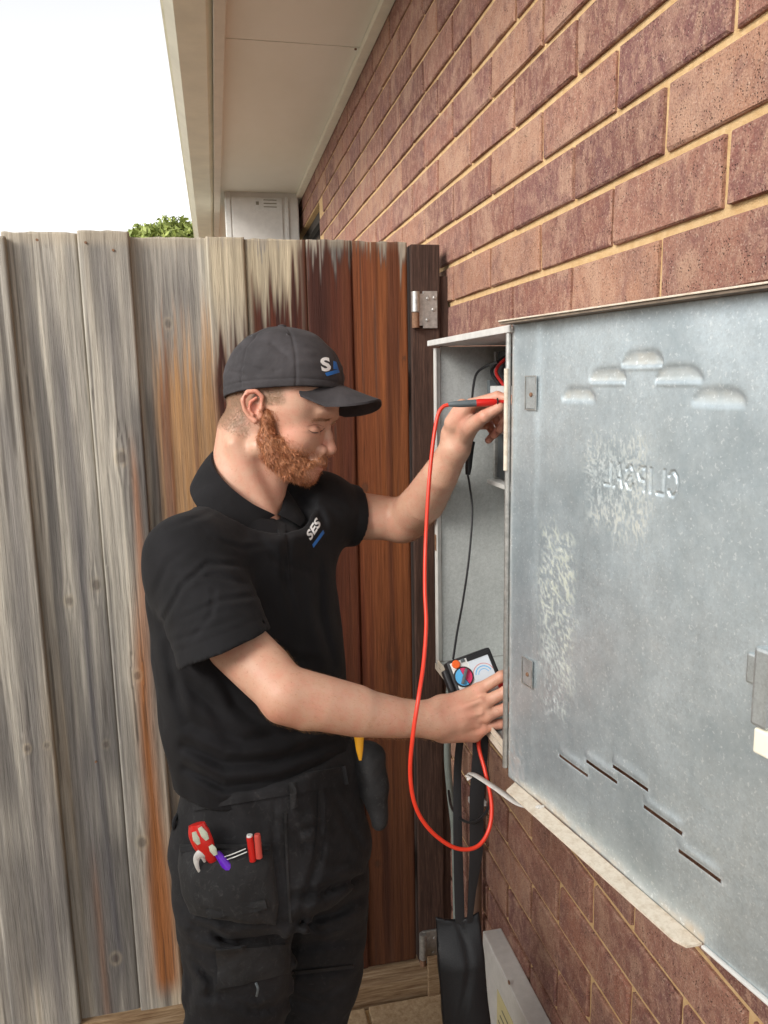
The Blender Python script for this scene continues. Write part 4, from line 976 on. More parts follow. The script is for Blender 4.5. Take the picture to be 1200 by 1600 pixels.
sel = RNG.choice(len(KW), 13000); dirw = hw(np.array([.45, -1.0, 0])) - hw(np.zeros(3)); dirw /= np.linalg.norm(dirw)
props(strands('beard_strands', KW[sel] + RNG.randn(len(sel), 3) * .0008, KNm[sel], np.tile(dirw, (len(sel), 1)), .0068, .00036, gcol(KV[sel]) * (.75 + .6 * RNG.rand(len(sel), 1)), beard, .38), kind='stuff')
# stubble thinning out round the beard
dk_ = np.full(len(HW), 9e9); kt = BVHTree.FromPolygons([Vector(v) for v in KW], [tuple(int(i) for i in q) for q in KQ]); idx_ = np.where((L_[:, 1] < -8) & (L_[:, 1] > -128) & (L_[:, 0] > -14) & (HV[:, 0] < 90))[0]
for i in idx_:
    h_ = kt.find_nearest(Vector(HW[i]), .016)
    if h_[0] is not None: dk_[i] = h_[3]
ids = np.where(dk_ < .015)[0]; ids = ids[(L_[ids, 1] < -44) | (L_[ids, 0] < 22)]; pr_ = np.exp(-dk_[ids] / .0055); sel = RNG.choice(ids, 8000, p=pr_ / pr_.sum())
props(strands('beard_stubble', HW[sel], HN[sel], np.tile(dirw, (len(sel), 1)), .0042, .00026, gcol(L_[sel]) * (.75 + .6 * RNG.rand(len(sel), 1)), beard, .3), kind='stuff')
# fine arm hair
for nm, V_, Q_, a0_, a1_ in (('near', AV, AQ, P(395, 1040, 1.03), P(690, 1120, 1.09)), ('far', BV, BQ, P(590, 805, 1.40), P(705, 700, 1.23))):
    N_ = vnorm(V_, Q_); ax_ = a1_ - a0_; t_ = ((V_ - a0_) @ ax_) / (ax_ @ ax_); ids = np.where((t_ > .05) & (t_ < 1.0))[0]; sel = RNG.choice(ids, 2600)
    props(strands('arm_hair', V_[sel], N_[sel], np.tile(ax_ / np.linalg.norm(ax_) + np.array([0, 0, -.5]), (len(sel), 1)), .0065, .00009, np.tile([.50, .27, .12], (len(sel), 1)) * (.7 + .5 * RNG.rand(len(sel), 1)), man, .35), kind='stuff')
# short side hair
ok = (L_[:, 1] < 34) & (np.abs(L_[:, 2]) < 71) & (hairm > .30)
ear_m = ((np.abs(L_[:, 0] - EC[0]) < 17) & (np.abs(L_[:, 1] - EC[1]) < 27) & (np.abs(L_[:, 2]) > 56)); ok &= ~ear_m
ids = np.where(ok)[0]; pr_ = hairm[ids] ** 1.4; sel = RNG.choice(ids, 14000, p=pr_ / pr_.sum())
hcol = np.array([.30, .185, .11]) * (.8 + .5 * RNG.rand(len(sel), 1)); fr_ = sstep(0, 30, L_[sel, 0])[:, None]; hcol = hcol * (1 - fr_) + fr_ * np.array([.36, .22, .12]) * (.7 + .6 * RNG.rand(len(sel), 1))
dr = hw(np.array([-.5, -1.0, 0])) - hw(np.zeros(3)); dr /= np.linalg.norm(dr)
props(strands('short_hair', HW[sel], HN[sel], np.tile(dr, (len(sel), 1)), .0034, .00020, hcol, man, .22), kind='stuff')
# eyebrow and lashes
tree_b = BVHTree.FromPolygons([Vector(v) for v in HW], [tuple(int(i) for i in q) for q in HQ])
for s_ in (1, -1):
    R_, Nn, pts = [], [], []
    for i in range(190):
        u = RNG.rand(); q = (90 - 20 * u + RNG.randn() * 1.0, -22 - 2 * u + RNG.randn() * 1.6, (12 + 34 * u) * s_); pts.append(q)
        hit = tree_b.find_nearest(Vector(hw(q))); R_.append(np.array(hit[0])); Nn.append(np.array(hit[1]))
    strands('eyebrow', R_, Nn, [(HCc * s_ - HX * .3 - HY * .2) for q in pts], .0060, .00030, [np.array([.46, .29, .18]) * (.75 + .5 * RNG.rand()) for _ in pts], man, .3)

# closed lids: a lash line and a dark strip painting the shade of the fold above, on both eyes
for nm, pl_, r_, c_ in (('eyelashes', [(482, 672), (488, 675.5), (495, 676), (502, 673.5), (507, 669)], .0011, (.10, .055, .04)), ('eyelid_fold_shade', [(480, 666), (488, 664), (497, 664), (506, 666.5)], .0007, (.30, .14, .09))):
    P3 = []
    for a_, b_ in pl_:
        v_ = Vector(ray(a_, b_)); h_ = tree_b.ray_cast(Vector(CAM), v_.normalized(), 5.0)
        if h_[0] is not None: P3.append(np.array(h_[0]))
    for s_ in (1, -1):
        Q3 = P3 if s_ > 0 else [hw(hl(q) * np.array([1, 1, -1])) for q in P3]
        t = MB(); t.tube(Q3, [r_ * .4, r_, r_, r_ * .5], 6, True, 5); o_ = t.build(nm, M['hair'], man, True); set_col(o_.data, np.tile(c_, (len(t.v), 1)))

# ---- cap
Cp = Field((-100, 10, -98), (110, 140, 98), 1.7)
Cp.ell((4, 36, 0), (90, 92, 82)); Cp.ell((38, 40, 0), (64, 72, 70), None, 20)
sl, p_ = Cp.block(Cp.lo, Cp.lo + Cp.n * Cp.h)
az = np.arctan2(p_[..., 2], p_[..., 0] - 8); el = p_[..., 1]
for k in range(6):
    da = np.abs(np.angle(np.exp(1j * (az - k * pi / 3 - 0.0)))) * np.hypot(p_[..., 2], p_[..., 0] - 8)
    Cp.a += (1.5 * np.exp(-(da / 1.8) ** 2)).astype(np.float32) * (el > 24)
Cp.a += (1.3 * np.exp(-((el - 33 - .03 * p_[..., 0]) / 1.4) ** 2)).astype(np.float32)
Cp.a += (2.6 * (vn3(p_ * .032 + 2) - .5) + 1.4 * (vn3(p_ * np.array([.03, .12, .05]) + 5) - .5)).astype(np.float32) * 1.4
for (a_, b_, w_, dp) in (((-40, 60, 70), (0, 47, 80), 3.5, 1.8), ((-58, 52, 55), (-30, 42, 76), 3.0, 1.5), ((10, 88, 60), (38, 66, 66), 5, 2.2), ((-20, 100, 50), (-44, 80, 60), 5, 1.8), ((20, 46, 76), (60, 52, 60), 3, 1.6)):
    a_ = np.array(a_, float); b_ = np.array(b_, float); t = np.clip(((p_ - a_) @ (b_ - a_)) / ((b_ - a_) @ (b_ - a_)), 0, 1)[..., None]; d_ = np.linalg.norm((p_ - a_ - t * (b_ - a_)) * np.array([1, 1, .25]), axis=-1)
    Cp.a += (dp * np.exp(-(d_ / w_) ** 2)).astype(np.float32)
cut = (21 + .055 * p_[..., 0]) - p_[..., 1]; Cp.a = np.maximum(Cp.a, cut.astype(np.float32))
inn = np.sqrt(((p_[..., 0] - 6) / 88) ** 2 + ((p_[..., 1] - 30) / 84) ** 2 + (p_[..., 2] / 77) ** 2); Cp.a = np.maximum(Cp.a, ((1 - inn) * 78).astype(np.float32))
CV, CQ = Cp.mesh(); CW = hw(CV)
cap_o = obj('cap', CW, CQ, M['cap'], man, True)
t = MB(); V = []; nu, nv = 41, 14
for side_ in (0, 1):
    for i in range(nu):
        cc_ = -66 + 132 * i / (nu - 1); u = cc_ / 66
        xr = 6 + 88 * sqrt(max(0, 1 - (cc_ / 80) ** 2)) - 3; xe = xr + 2 + (160 - xr) * max(0, 1 - abs(u) ** 2.6) ** .55
        for j in range(nv):
            v = j / (nv - 1); x_ = xr + (xe - xr) * v
            yc = 24 + .055 * x_ + 8 * (1 - u * u) * (1 - v) ** 2 + 3
            y_ = yc - (x_ - xr) * .30 * (1 - .25 * u * u) - 27 * u * u * (.18 + .82 * sstep(0, .5, (x_ - 30) / 110)) - 3.0 * v * v
            V.append((x_, y_ - (3.2 if side_ else 0) + (1.2 * (1 - v) if not side_ else 0), cc_))
G = lambda s_, i, j: s_ * nu * nv + i * nv + j
Fc = [(G(0, i, j), G(0, i + 1, j), G(0, i + 1, j + 1), G(0, i, j + 1)) for i in range(nu - 1) for j in range(nv - 1)] + [(G(1, i, j), G(1, i, j + 1), G(1, i + 1, j + 1), G(1, i + 1, j)) for i in range(nu - 1) for j in range(nv - 1)]
Fc += [(G(0, i, nv - 1), G(0, i + 1, nv - 1), G(1, i + 1, nv - 1), G(1, i, nv - 1)) for i in range(nu - 1)] + [(G(0, 0, j), G(0, 0, j + 1), G(1, 0, j + 1), G(1, 0, j)) for j in range(nv - 1)] + [(G(0, nu - 1, j + 1), G(0, nu - 1, j), G(1, nu - 1, j), G(1, nu - 1, j + 1)) for j in range(nv - 1)]
t.add(hw(np.array(V)), Fc); brim = t.build('brim', M['cap'], cap_o, True)
t = MB(); cbt = np.array([6, 127, 0])
t.tube(hw(np.array([[6, 122, 0], [6, 128, 0], [6, 131, 0], [6, 132.5, 0]])), [.0075, .0085, .0068, .002], 14); t.build('cap_button', M['cap'], cap_o, True)
for (x_, y_, c_) in ((30, 106, 48), (-26, 104, 44)):
    q = Vector(hw((x_, y_, c_))); tr_ = BVHTree.FromPolygons([Vector(v) for v in CW], [tuple(int(i) for i in f) for f in CQ]); hit = tr_.find_nearest(q)
    t = MB(); t.disc(np.array(hit[0]) - np.array(hit[1]) * .001, hit[1], .0028, .0016, 12, .0006); t.build('eyelet', M['black'], cap_o, True)
cap_tree = tr_

# ---- polo shirt
cR0 = (RC - RS) / np.linalg.norm(RC - RS)
cR = CR * .36 - CU * .92 - CF * .04; cR /= np.linalg.norm(cR)
def ringp0(phi, r, py):
    a_ = radians(phi); q = P(388, 775, 1.27) + r * (cos(a_) * nA - sin(a_) * sA); px_, _, d_ = proj(q); return P(px_, py, d_)
S = Field((-.18, .86, .86), (.36, 1.66, 1.47), .0034)
S.loft(TC[:6], [(a * 1.0, b * 1.0) for a, b in TAB[:6]], AX, .02, 2.2)
S.ell(P(390, 848, 1.262), (.150, .090, .050), np.stack([sA, nA, (0, 0, 1)]), .04)
S.chain([RS, P(352, 812, 1.215), P(358, 780, 1.245)], [.058, .048, .044], .03); S.chain([LS, P(430, 800, 1.31), P(410, 780, 1.30)], [.060, .050, .046], .03)
S.cap(RS, P(376, 905, 1.225), .066, .080, .03); S.cap(LS, P(440, 870, 1.31), .062, .078, .03)
ca = RC - RS; ca /= np.linalg.norm(ca); RCUF = RC + ca * .004
cb = LC - LS; cb /= np.linalg.norm(cb)
S.cap(P(452, 950, 1.33), P(462, 1060, 1.32), .062, .062, .04)          # belly side of the shirt
ringp = ringp0
TN = [(190, 700), (160, 702), (135, 715), (112, 732), (90, 750), (65, 770), (40, 788), (14, 800), (2, 805)]
BN = [(190, .078, 734), (160, .084, 742), (138, .090, 752), (120, .096, 768), (100, .101, 789), (85, .104, 806), (74, .106, 818), (64, .106, 830), (60, .106, 834)]
TF_ = [(190, 700), (220, 706), (250, 722), (280, 745), (310, 772), (335, 793), (352, 805)]
BF = [(190, .078, 734), (220, .085, 745), (250, .090, 758), (275, .092, 775), (295, .096, 797), (320, .093, 812), (335, .088, 822)]
COLLAR = [([ringp(a_, .060, y_) for a_, y_ in TN], [ringp(a_, r_, y_) for a_, r_, y_ in BN], 44), ([ringp(a_, .060, y_) for a_, y_ in TF_], [ringp(a_, r_, y_) for a_, r_, y_ in BF], 40)]
sl, p_ = S.block(S.lo, S.lo + S.n * S.h)
ncz = P(388, 775, 1.27); dq = p_ - ncz; dq[..., 2] = 0; rr_ = np.linalg.norm(dq, axis=-1); ph_ = np.degrees(np.arctan2(-(dq @ sA), dq @ nA)) % 360
tz_ = sorted([(a_ % 360, ringp(a_, .060, y_)[2]) for a_, y_ in TN[1:] + TF_[1:]]); bz_ = sorted([(a_ % 360, ringp(a_, r_, y_)[2], r_) for a_, r_, y_ in BN[1:] + BF[1:]])
zt_ = np.interp(ph_, [q[0] for q in tz_], [q[1] for q in tz_], period=360); zb_ = np.interp(ph_, [q[0] for q in bz_], [q[1] for q in bz_], period=360); rb_ = np.interp(ph_, [q[0] for q in bz_], [q[2] for q in bz_], period=360)
zm_ = zt_ + (zb_ - zt_) * np.clip((rr_ - .060) / (rb_ - .060), 0, 1) - .0075; lim = (p_[..., 2] - zm_) * .75 - np.maximum(rr_ - rb_ - .002, 0) * 1.2
S.a[...] = np.where(rr_ < .16, np.maximum(S.a, lim.astype(np.float32)), S.a)
# sleeves: each cut square at its cuff, hollow round the arm, a stitched line above the hem
def sleeve(a_, b_, ra, rb, cpt, axc, r_in, k):
    lo_ = np.minimum(a_, b_) - .09; hi_ = np.maximum(a_, b_) + .09
    i0 = np.maximum(np.floor((lo_ - S.lo) / S.h).astype(int), 0); i1 = np.minimum(np.ceil((hi_ - S.lo) / S.h).astype(int), S.n)
    q_ = Field(S.lo + i0 * S.h, S.lo + (i1 - 1) * S.h - S.h * .5, S.h); q_.cap(a_, b_ + (b_ - a_) / np.linalg.norm(b_ - a_) * .035, ra, rb, 0)
    s2, g_ = q_.block(q_.lo, q_.lo + q_.n * q_.h); d_ = g_ - cpt; t = d_ @ axc; rr = np.linalg.norm(d_ - t[..., None] * axc, axis=-1)
    f = q_.a.astype(float); X_, Y_, D_ = proj(g_.reshape(-1, 3)); folds(q_, X_.reshape(f.shape), Y_.reshape(f.shape), D_.reshape(f.shape), SLF, 1.5); f = q_.a.astype(float)
    f += .0022 * (vn3(g_ * 30) - .5) * sstep(-.03, -.06, t) + .0013 * np.exp(-((t + .021) / .0020) ** 2)
    f = np.maximum(f, t); f = np.maximum(f, -np.maximum(rr - r_in, -(t + .016)))
    sl_ = tuple(slice(i0[k_], i0[k_] + q_.n[k_]) for k_ in range(3)); blend = k * sstep(.02, -.06, t)
    A_ = S.a[sl_]; hh = np.maximum(blend - np.abs(A_ - f), 0) / np.maximum(blend, 1e-6); S.a[sl_] = (np.minimum(A_, f) - hh * hh * blend * .25).astype(np.float32)
def folds(Fld, PXX, PYY, PDD, lines, dmax):
    for (pl, w, dp) in lines:
        best = np.full(PXX.shape, 1e4); al = np.zeros(PXX.shape); ntot = len(pl) - 1
        for i in range(ntot):
            (x0, y0), (x1, y1) = pl[i], pl[i + 1]; dx, dy = x1 - x0, y1 - y0; t = np.clip(((PXX - x0) * dx + (PYY - y0) * dy) / (dx * dx + dy * dy), 0, 1)
            ex, ey = PXX - x0 - t * dx, PYY - y0 - t * dy; d_ = np.hypot(ex, ey); up_ = d_ < best; best = np.where(up_, d_, best); al = np.where(up_, (i + t) / ntot, al)
        prof = np.exp(-(best / w) ** 2) - .75 * np.exp(-((best - 2.0 * w) / (1.3 * w)) ** 2)
        Fld.a += (dp * prof * np.sin(pi * np.clip(al * .9 + .05, 0, 1)) ** .5 * (PDD < dmax)).astype(np.float32)
SLF = [([(248, 985), (285, 915), (325, 880), (390, 885)], 4, .0030), ([(285, 965), (345, 938), (405, 930)], 4, .0024), ([(262, 1005), (320, 985), (375, 965)], 4, .0018), ([(275, 905), (335, 900), (385, 912)], 4, .0020), ([(240, 930), (262, 880), (300, 850)], 5, .0022), ([(300, 1000), (330, 960), (335, 920)], 4, .0016),
       ([(495, 760), (530, 790), (548, 800)], 4, .0024), ([(505, 790), (530, 810), (540, 830)], 4, .0020)]
sleeve(RS + (0, 0, -.006), RCUF, .066, .0660, RCUF, cR, .0585, .016)
sleeve(LS, LC, .064, .0530, LC, cb, .0445, .022)
# hem cut
hz = P(400, 1240, 1.12)[2]; qh = p_ - P(400, 1240, 1.12); S.a[...] = np.maximum(S.a, (-(p_[..., 2] - hz) + .02 * (qh @ CR)).astype(np.float32))
# neck opening
NB_ = P(388, 775, 1.27); S.cap(NB_ + (0, 0, .10), NB_ + nA * .004 - (0, 0, .012), .060, .057, .004, True)
# folds: drawn where the cloth creases, as real relief
PX_, PY_, PD_ = proj(p_.reshape(-1, 3)); PX_ = PX_.reshape(p_.shape[:3]); PY_ = PY_.reshape(p_.shape[:3]); PD_ = PD_.reshape(p_.shape[:3])
SF = [([(290, 1165), (350, 1192), (430, 1190), (520, 1160)], 8, .0060), ([(292, 1200), (350, 1230), (430, 1222), (540, 1185)], 7, .0055), ([(300, 1130), (380, 1160), (470, 1140), (530, 1110)], 10, .0040),
      ([(450, 835), (445, 900), (460, 960)], 5, .0022), ([(405, 842), (440, 880), (500, 900)], 6, .0020), ([(500, 880), (500, 960), (520, 1040)], 7, .0040), ([(285, 1060), (330, 1100), (360, 1150)], 10, .0035),
      ([(262, 1010), (275, 1080), (290, 1130)], 7, .0030), ([(340, 1040), (370, 1100), (420, 1140)], 9, .0040), ([(430, 1010), (460, 1030), (500, 1035)], 7, .0030), ([(330, 800), (300, 812), (262, 826)], 4, .0016),
      ([(470, 780), (500, 800), (510, 830)], 5, .0028), ([(330, 842), (380, 858), (430, 850)], 4, .0016)]
folds(S, PX_, PY_, PD_, SF, 1.40)
S.a += (.0048 * (vn3(p_ * 16) - .5) + .0022 * (vn3(p_ * np.array([38, 38, 24]) + 4) - .5)).astype(np.float32)
SV, SQ = S.mesh()
shirt = obj('polo_shirt', SV, SQ, M['polo'], man, True)
def tree_of(V, Q): return BVHTree.FromPolygons([Vector(v) for v in V], [tuple(int(i) for i in f) for f in Q])
shirt_tree = tree_of(SV, SQ)
def cast(tree, px, py, dflt=None):
    v = Vector(ray(px, py)); ln_ = v.length; h_ = tree.ray_cast(Vector(CAM), v / ln_, 5.0)
    if h_[0] is None: return (dflt if dflt is not None else None)
    return np.array(h_[0])
# collar: a folded band round the neck, near leaf and far leaf
def sheet(name, top, bot, th, mat, parent, nu=28, nv=8, bulge=.004, outc=None):
    """curved band between two space curves with thickness, bowed away from outc"""
    tp = catmull(top, 8); bt = catmull(bot, 8); f = lambda c, n: np.stack([np.interp(np.linspace(0, 1, n), np.linspace(0, 1, len(c)), c[:, k]) for k in range(3)], 1)
    tp, bt = f(tp, nu), f(bt, nu); V = []
    for lay in (0, 1):
        for i in range(nu):
            for j in range(nv):
                v = j / (nv - 1); p = tp[i] * (1 - v) + bt[i] * v; o_ = p - outc; o_ = o_ - np.array([0, 0, o_[2]]) * .5; o_ /= np.linalg.norm(o_)
                V.append(p + o_ * (bulge * sin(pi * min(1, v * 1.0)) + (0 if lay == 0 else -th)))
    G = lambda s_, i, j: s_ * nu * nv + i * nv + j
    Fc = [(G(0, i, j), G(0, i + 1, j), G(0, i + 1, j + 1), G(0, i, j + 1)) for i in range(nu - 1) for j in range(nv - 1)] + [(G(1, i, j), G(1, i, j + 1), G(1, i + 1, j + 1), G(1, i + 1, j)) for i in range(nu - 1) for j in range(nv - 1)]
    for j0 in (0, nv - 1): Fc += [(G(0, i, j0), G(1, i, j0), G(1, i + 1, j0), G(0, i + 1, j0)) for i in range(nu - 1)]
    for i0 in (0, nu - 1): Fc += [(G(0, i0, j), G(0, i0, j + 1), G(1, i0, j + 1), G(1, i0, j)) for j in range(nv - 1)]
    t = MB(); t.add(V, Fc); return t.build(name, mat, parent, True)
nc = P(388, 780, 1.27)
ND = np.array([nA @ CR, nA @ CU, nA @ CF]); 
for _T, _B, _nu in COLLAR: sheet('collar', _T, _B, .0035, M['polo'], shirt, _nu, 9, .004, nc)
# placket strip and button
def drape(name, tree, poly_fn, nu, nv, off, th, mat, parent, bulge=0.0, nrm=None):
    """a sheet of cloth lying on a surface: poly_fn(u, v) gives where on the photograph the grid point lies"""
    V = []; outn = nrm if nrm is not None else -CF; last = None; base = []
    for i in range(nu):
        for j in range(nv):
            px, py = poly_fn(i / (nu - 1), j / (nv - 1)); h_ = cast(tree, px, py, None)
            base.append((px, py, h_))
    ds = [((h_ - CAM) @ CF) for (_, _, h_) in base if h_ is not None]; md = np.median(ds) if ds else 1.2
    ds = np.array([((h_ - CAM) @ CF) if h_ is not None and abs((h_ - CAM) @ CF - md) < .10 else np.nan for (_, _, h_) in base]).reshape(nu, nv)
    for _ in range(60):
        if not np.isnan(ds).any(): break
        pad = np.pad(ds, 1, constant_values=np.nan); st = np.stack([pad[:-2, 1:-1], pad[2:, 1:-1], pad[1:-1, :-2], pad[1:-1, 2:]]); mean = np.nanmean(st, 0) if True else st; ds = np.where(np.isnan(ds), mean, ds)
    ds = np.nan_to_num(ds, nan=md)
    for lay in (0, 1):
        for i in range(nu):
            for j in range(nv):
                px, py, _ = base[i * nv + j]; u, v = i / (nu - 1), j / (nv - 1); e = 16 * u * (1 - u) * v * (1 - v)
                V.append(P(px, py, ds[i, j]) + outn * (off + bulge * e ** .6 + (.0035 * (vn2(u * 7 + off * 900, v * 6, 90) - .5) + .0016 * (vn2(u * 17, v * 13 + off * 500, 91) - .5) if nrm is None and off > .0045 else 0) - (th if lay else 0)))
    G = lambda s_, i, j: s_ * nu * nv + i * nv + j
    Fc = [(G(0, i, j), G(0, i + 1, j), G(0, i + 1, j + 1), G(0, i, j + 1)) for i in range(nu - 1) for j in range(nv - 1)] + [(G(1, i, j), G(1, i, j + 1), G(1, i + 1, j + 1), G(1, i + 1, j)) for i in range(nu - 1) for j in range(nv - 1)]
    for j0 in (0, nv - 1): Fc += [(G(0, i, j0), G(1, i, j0), G(1, i + 1, j0), G(0, i + 1, j0)) for i in range(nu - 1)]
    for i0 in (0, nu - 1): Fc += [(G(0, i0, j), G(0, i0, j + 1), G(1, i0, j + 1), G(1, i0, j)) for j in range(nv - 1)]
    t = MB(); t.add(V, Fc); return t.build(name, mat, parent, True)
import warnings; warnings.filterwarnings('ignore')
def quadfn(a, b, c, d):      # corners: u along a->b, v along a->d
    a, b, c, d = map(np.array, (a, b, c, d)); return lambda u, v: (1 - u) * (1 - v) * a + u * (1 - v) * b + u * v * c + (1 - u) * v * d
drape('placket', shirt_tree, quadfn((432, 812), (446, 818), (452, 905), (441, 905)), 6, 20, .0022, .003, M['polo'], shirt)
# lettering, as text turned to mesh and laid on the cloth
def text_on(name, txt, tree, org, ex, ey, size, mat, parent, off=.0012, bold=.03, shear=0.0):
    """org: photograph position of the baseline start; ex, ey: photograph vectors of one text unit along and up"""
    cu = bpy.data.curves.new('t', 'FONT'); cu.body = txt; cu.size = 1.0; cu.offset = bold; cu.shear = shear; cu.space_character = 1.02; cu.resolution_u = 3; cu.extrude = 0.0
    o = bpy.data.objects.new('t', cu); COL.objects.link(o); dg = bpy.context.evaluated_depsgraph_get(); me = bpy.data.meshes.new_from_object(o.evaluated_get(dg)); bpy.data.objects.remove(o)
    bm = bmesh.new(); bm.from_mesh(me); bmesh.ops.triangulate(bm, faces=bm.faces); bmesh.ops.subdivide_edges(bm, edges=bm.edges, cuts=2, use_grid_fill=True)
    V = []; d0 = None
    for v in bm.verts:
        px = org[0] + size * (ex[0] * v.co.x + ey[0] * v.co.y); py = org[1] + size * (ex[1] * v.co.x + ey[1] * v.co.y)
        if tree is None: V.append(np.array(parent_plane(px, py)))
        else:
            h_ = cast(tree, px, py, None)
            if h_ is not None: d0 = (h_ - CAM) @ CF; V.append(h_ - CF * off)
            else: V.append(P(px, py, (d0 or 1.2)) - CF * off)
    bm.verts.index_update(); Fc = [[v.index for v in f.verts] for f in bm.faces]; bm.free()
    return obj(name, V, Fc, mat, parent, False)
text_on('logo_letters', 'SES', shirt_tree, (485, 845), (.55, -.86), (-.45, -.80), 21, M['logo_white'], shirt, .0016, .035)
drape('logo_bar', shirt_tree, quadfn((488, 851), (505, 828), (507, 833), (490, 856)), 6, 3, .0016, .0016, M['logo_blue'], shirt)
text_on('logo_letters', 'S', cap_tree, (503, 580), (1.15, -.14), (-.16, 1.0 * -1), 28, M['logo_white'], cap_o, .0016, .04)
drape('logo_letters', cap_tree, quadfn((521, 564), (526, 566), (529, 577), (521, 577)), 4, 5, .0014, .0014, M['logo_blue'], cap_o)
drape('logo_bar', cap_tree, quadfn((508, 583), (529, 577), (531, 582), (511, 588)), 8, 3, .0014, .0014, M['logo_blue'], cap_o)

# ---- trousers
TR = Field((-.22, .86, .07), (.38, 1.62, 1.08), .0050)
WC = [P(424, 1160, 1.225), P(430, 1262, 1.22), P(436, 1330, 1.215), P(438, 1365, 1.215)]
TR.loft(WC, [(.152, .110), (.158, .115), (.166, .118), (.160, .112)], AX, .02)
for Kc, an, rr in ((KN_N, ank_n, [.092, .086, .080, .076, .062]), (KN_F, ank_f, [.090, .076, .070, .064, .060])):
    TR.chain([Kc[0], Kc[1], Kc[2], Kc[3], an + (0, 0, .03)], rr, .025)
sl, p_ = TR.block(TR.lo, TR.lo + TR.n * TR.h)
TR.a[...] = np.maximum(TR.a, (p_[..., 2] - P(428, 1165, 1.22)[2]).astype(np.float32) * 1.0)
q_ = proj(p_.reshape(-1, 3)); PX_, PY_, PD_ = [c_.reshape(p_.shape[:3]) for c_ in q_]
TF = [([(500, 1250), (500, 1330), (480, 1400), (455, 1490), (445, 1600)], 6, .004), ([(430, 1250), (428, 1330), (440, 1400)], 4, .003), ([(455, 1440), (520, 1430), (565, 1400)], 8, .009), ([(460, 1400), (500, 1395), (560, 1370)], 7, .008),
      ([(300, 1455), (360, 1470), (430, 1462)], 7, .008), ([(455, 1520), (510, 1518), (552, 1508)], 5, .006), ([(460, 1480), (505, 1472), (555, 1470)], 8, .006), ([(290, 1440), (330, 1452), (350, 1470)], 5, .006), ([(300, 1500), (330, 1530), (330, 1570)], 5, .006), ([(345, 1560), (400, 1580), (440, 1570)], 6, .006), ([(470, 1440), (500, 1455), (540, 1440)], 5, .006), ([(440, 1280), (470, 1300), (500, 1290)], 5, .005), ([(470, 1545), (500, 1556), (535, 1540)], 5, .006), ([(520, 1240), (545, 1290), (570, 1330)], 6, .004),
      ([(310, 1560), (340, 1552), (400, 1560)], 6, .005), ([(440, 1560), (500, 1570), (530, 1556)], 7, .005), ([(450, 1300), (480, 1320), (520, 1318)], 7, .003), ([(520, 1350), (545, 1345), (570, 1350)], 6, .003), ([(285, 1480), (300, 1540), (290, 1590)], 6, .004)]
folds(TR, PX_, PY_, PD_, TF, 1.45)
TR.a += (.009 * (vn3(p_ * 11 + 3) - .5) + .005 * (vn3(p_ * np.array([26, 26, 34]) + 7) - .5)).astype(np.float32)
PV, PQ = TR.mesh(); trs = obj('work_trousers', PV, PQ, M['pants'], man, True); tt = tree_of(PV, PQ)
# holster pocket, knee pad pocket, flap, tool loop, seams
def polyfn(left, right, top_to_bottom=True):
    L = np.array(left, float); R = np.array(right, float)
    def fn(u, v):
        a = np.array([np.interp(v, np.linspace(0, 1, len(L)), L[:, k]) for k in (0, 1)]); b = np.array([np.interp(v, np.linspace(0, 1, len(R)), R[:, k]) for k in (0, 1)]); return a * (1 - u) + b * u
    return fn
drape('holster_pocket', tt, polyfn([(283, 1318), (280, 1350), (287, 1390), (300, 1424)], [(424, 1318), (430, 1365), (436, 1410), (432, 1440)]), 34, 26, .010, .008, M['pocket'], trs, .030)
drape('pocket_band', tt, polyfn([(330, 1402), (334, 1416)], [(420, 1388), (424, 1402)]), 16, 5, .034, .003, M['pocket'], trs, .001)
drape('knee_pocket', tt, polyfn([(338, 1482), (341, 1512), (341, 1543)], [(453, 1472), (454, 1500), (452, 1518)]), 18, 12, .006, .005, M['pocket'], trs, .003)
drape('belt_loop', tt, polyfn([(452, 1222), (455, 1262)], [(463, 1220), (466, 1258)]), 4, 8, .006, .003, M['pocket'], trs)
drape('waistband', tt, polyfn([(300, 1240), (302, 1266)], [(540, 1196), (545, 1224)]), 40, 6, .004, .004, M['pants'], trs)
drape('fly_flap', tt, polyfn([(498, 1230), (496, 1290), (490, 1340)], [(508, 1228), (508, 1290), (500, 1345)]), 4, 16, .003, .002, M['pants'], trs)
drape('pocket_flap', tt, polyfn([(286, 1318), (288, 1330)], [(424, 1316), (425, 1327)]), 22, 4, .016, .004, M['pants'], trs)
drape('side_seam', tt, polyfn([(444, 1270), (446, 1340), (452, 1440)], [(448, 1270), (450, 1340), (456, 1440)]), 3, 24, .0022, .002, M['pocket'], trs)
drape('knee_strap', tt, polyfn([(452, 1517), (455, 1522)], [(552, 1506), (553, 1511)]), 16, 3, .004, .002, M['pocket'], trs)
t = MB(); t.tube([P(280, 1270, 1.15), P(272, 1284, 1.13), P(274, 1296, 1.14), P(284, 1290, 1.15)], .0035, 8, True, 5); t.build('hammer_loop', M['web'], trs, True)
t = MB(); t.tube([P(400, 1536, 1.06), P(403, 1545, 1.055), P(401, 1556, 1.06)], .0018, 6, True, 4); t.build('zip_pull', M['grey'], trs, True)
# far hip tool pouch
hp = Field((.12, 1.1, .82), (.36, 1.36, 1.12), .004)
hp.chain([P(580, 1185, 1.26), P(586, 1235, 1.25), P(592, 1285, 1.24)], [.024, .022, .013], .01, (CF, .8)); hp.chain([P(566, 1175, 1.26), P(575, 1230, 1.26)], [.02, .02], .01)
sl, p_ = hp.block(hp.lo, hp.lo + hp.n * hp.h); hp.a += (.006 * (vn3(p_ * 40) - .5)).astype(np.float32)
v_, q_ = hp.mesh(); obj('hip_tool_pouch', v_, q_, M['pocket'], trs, True)
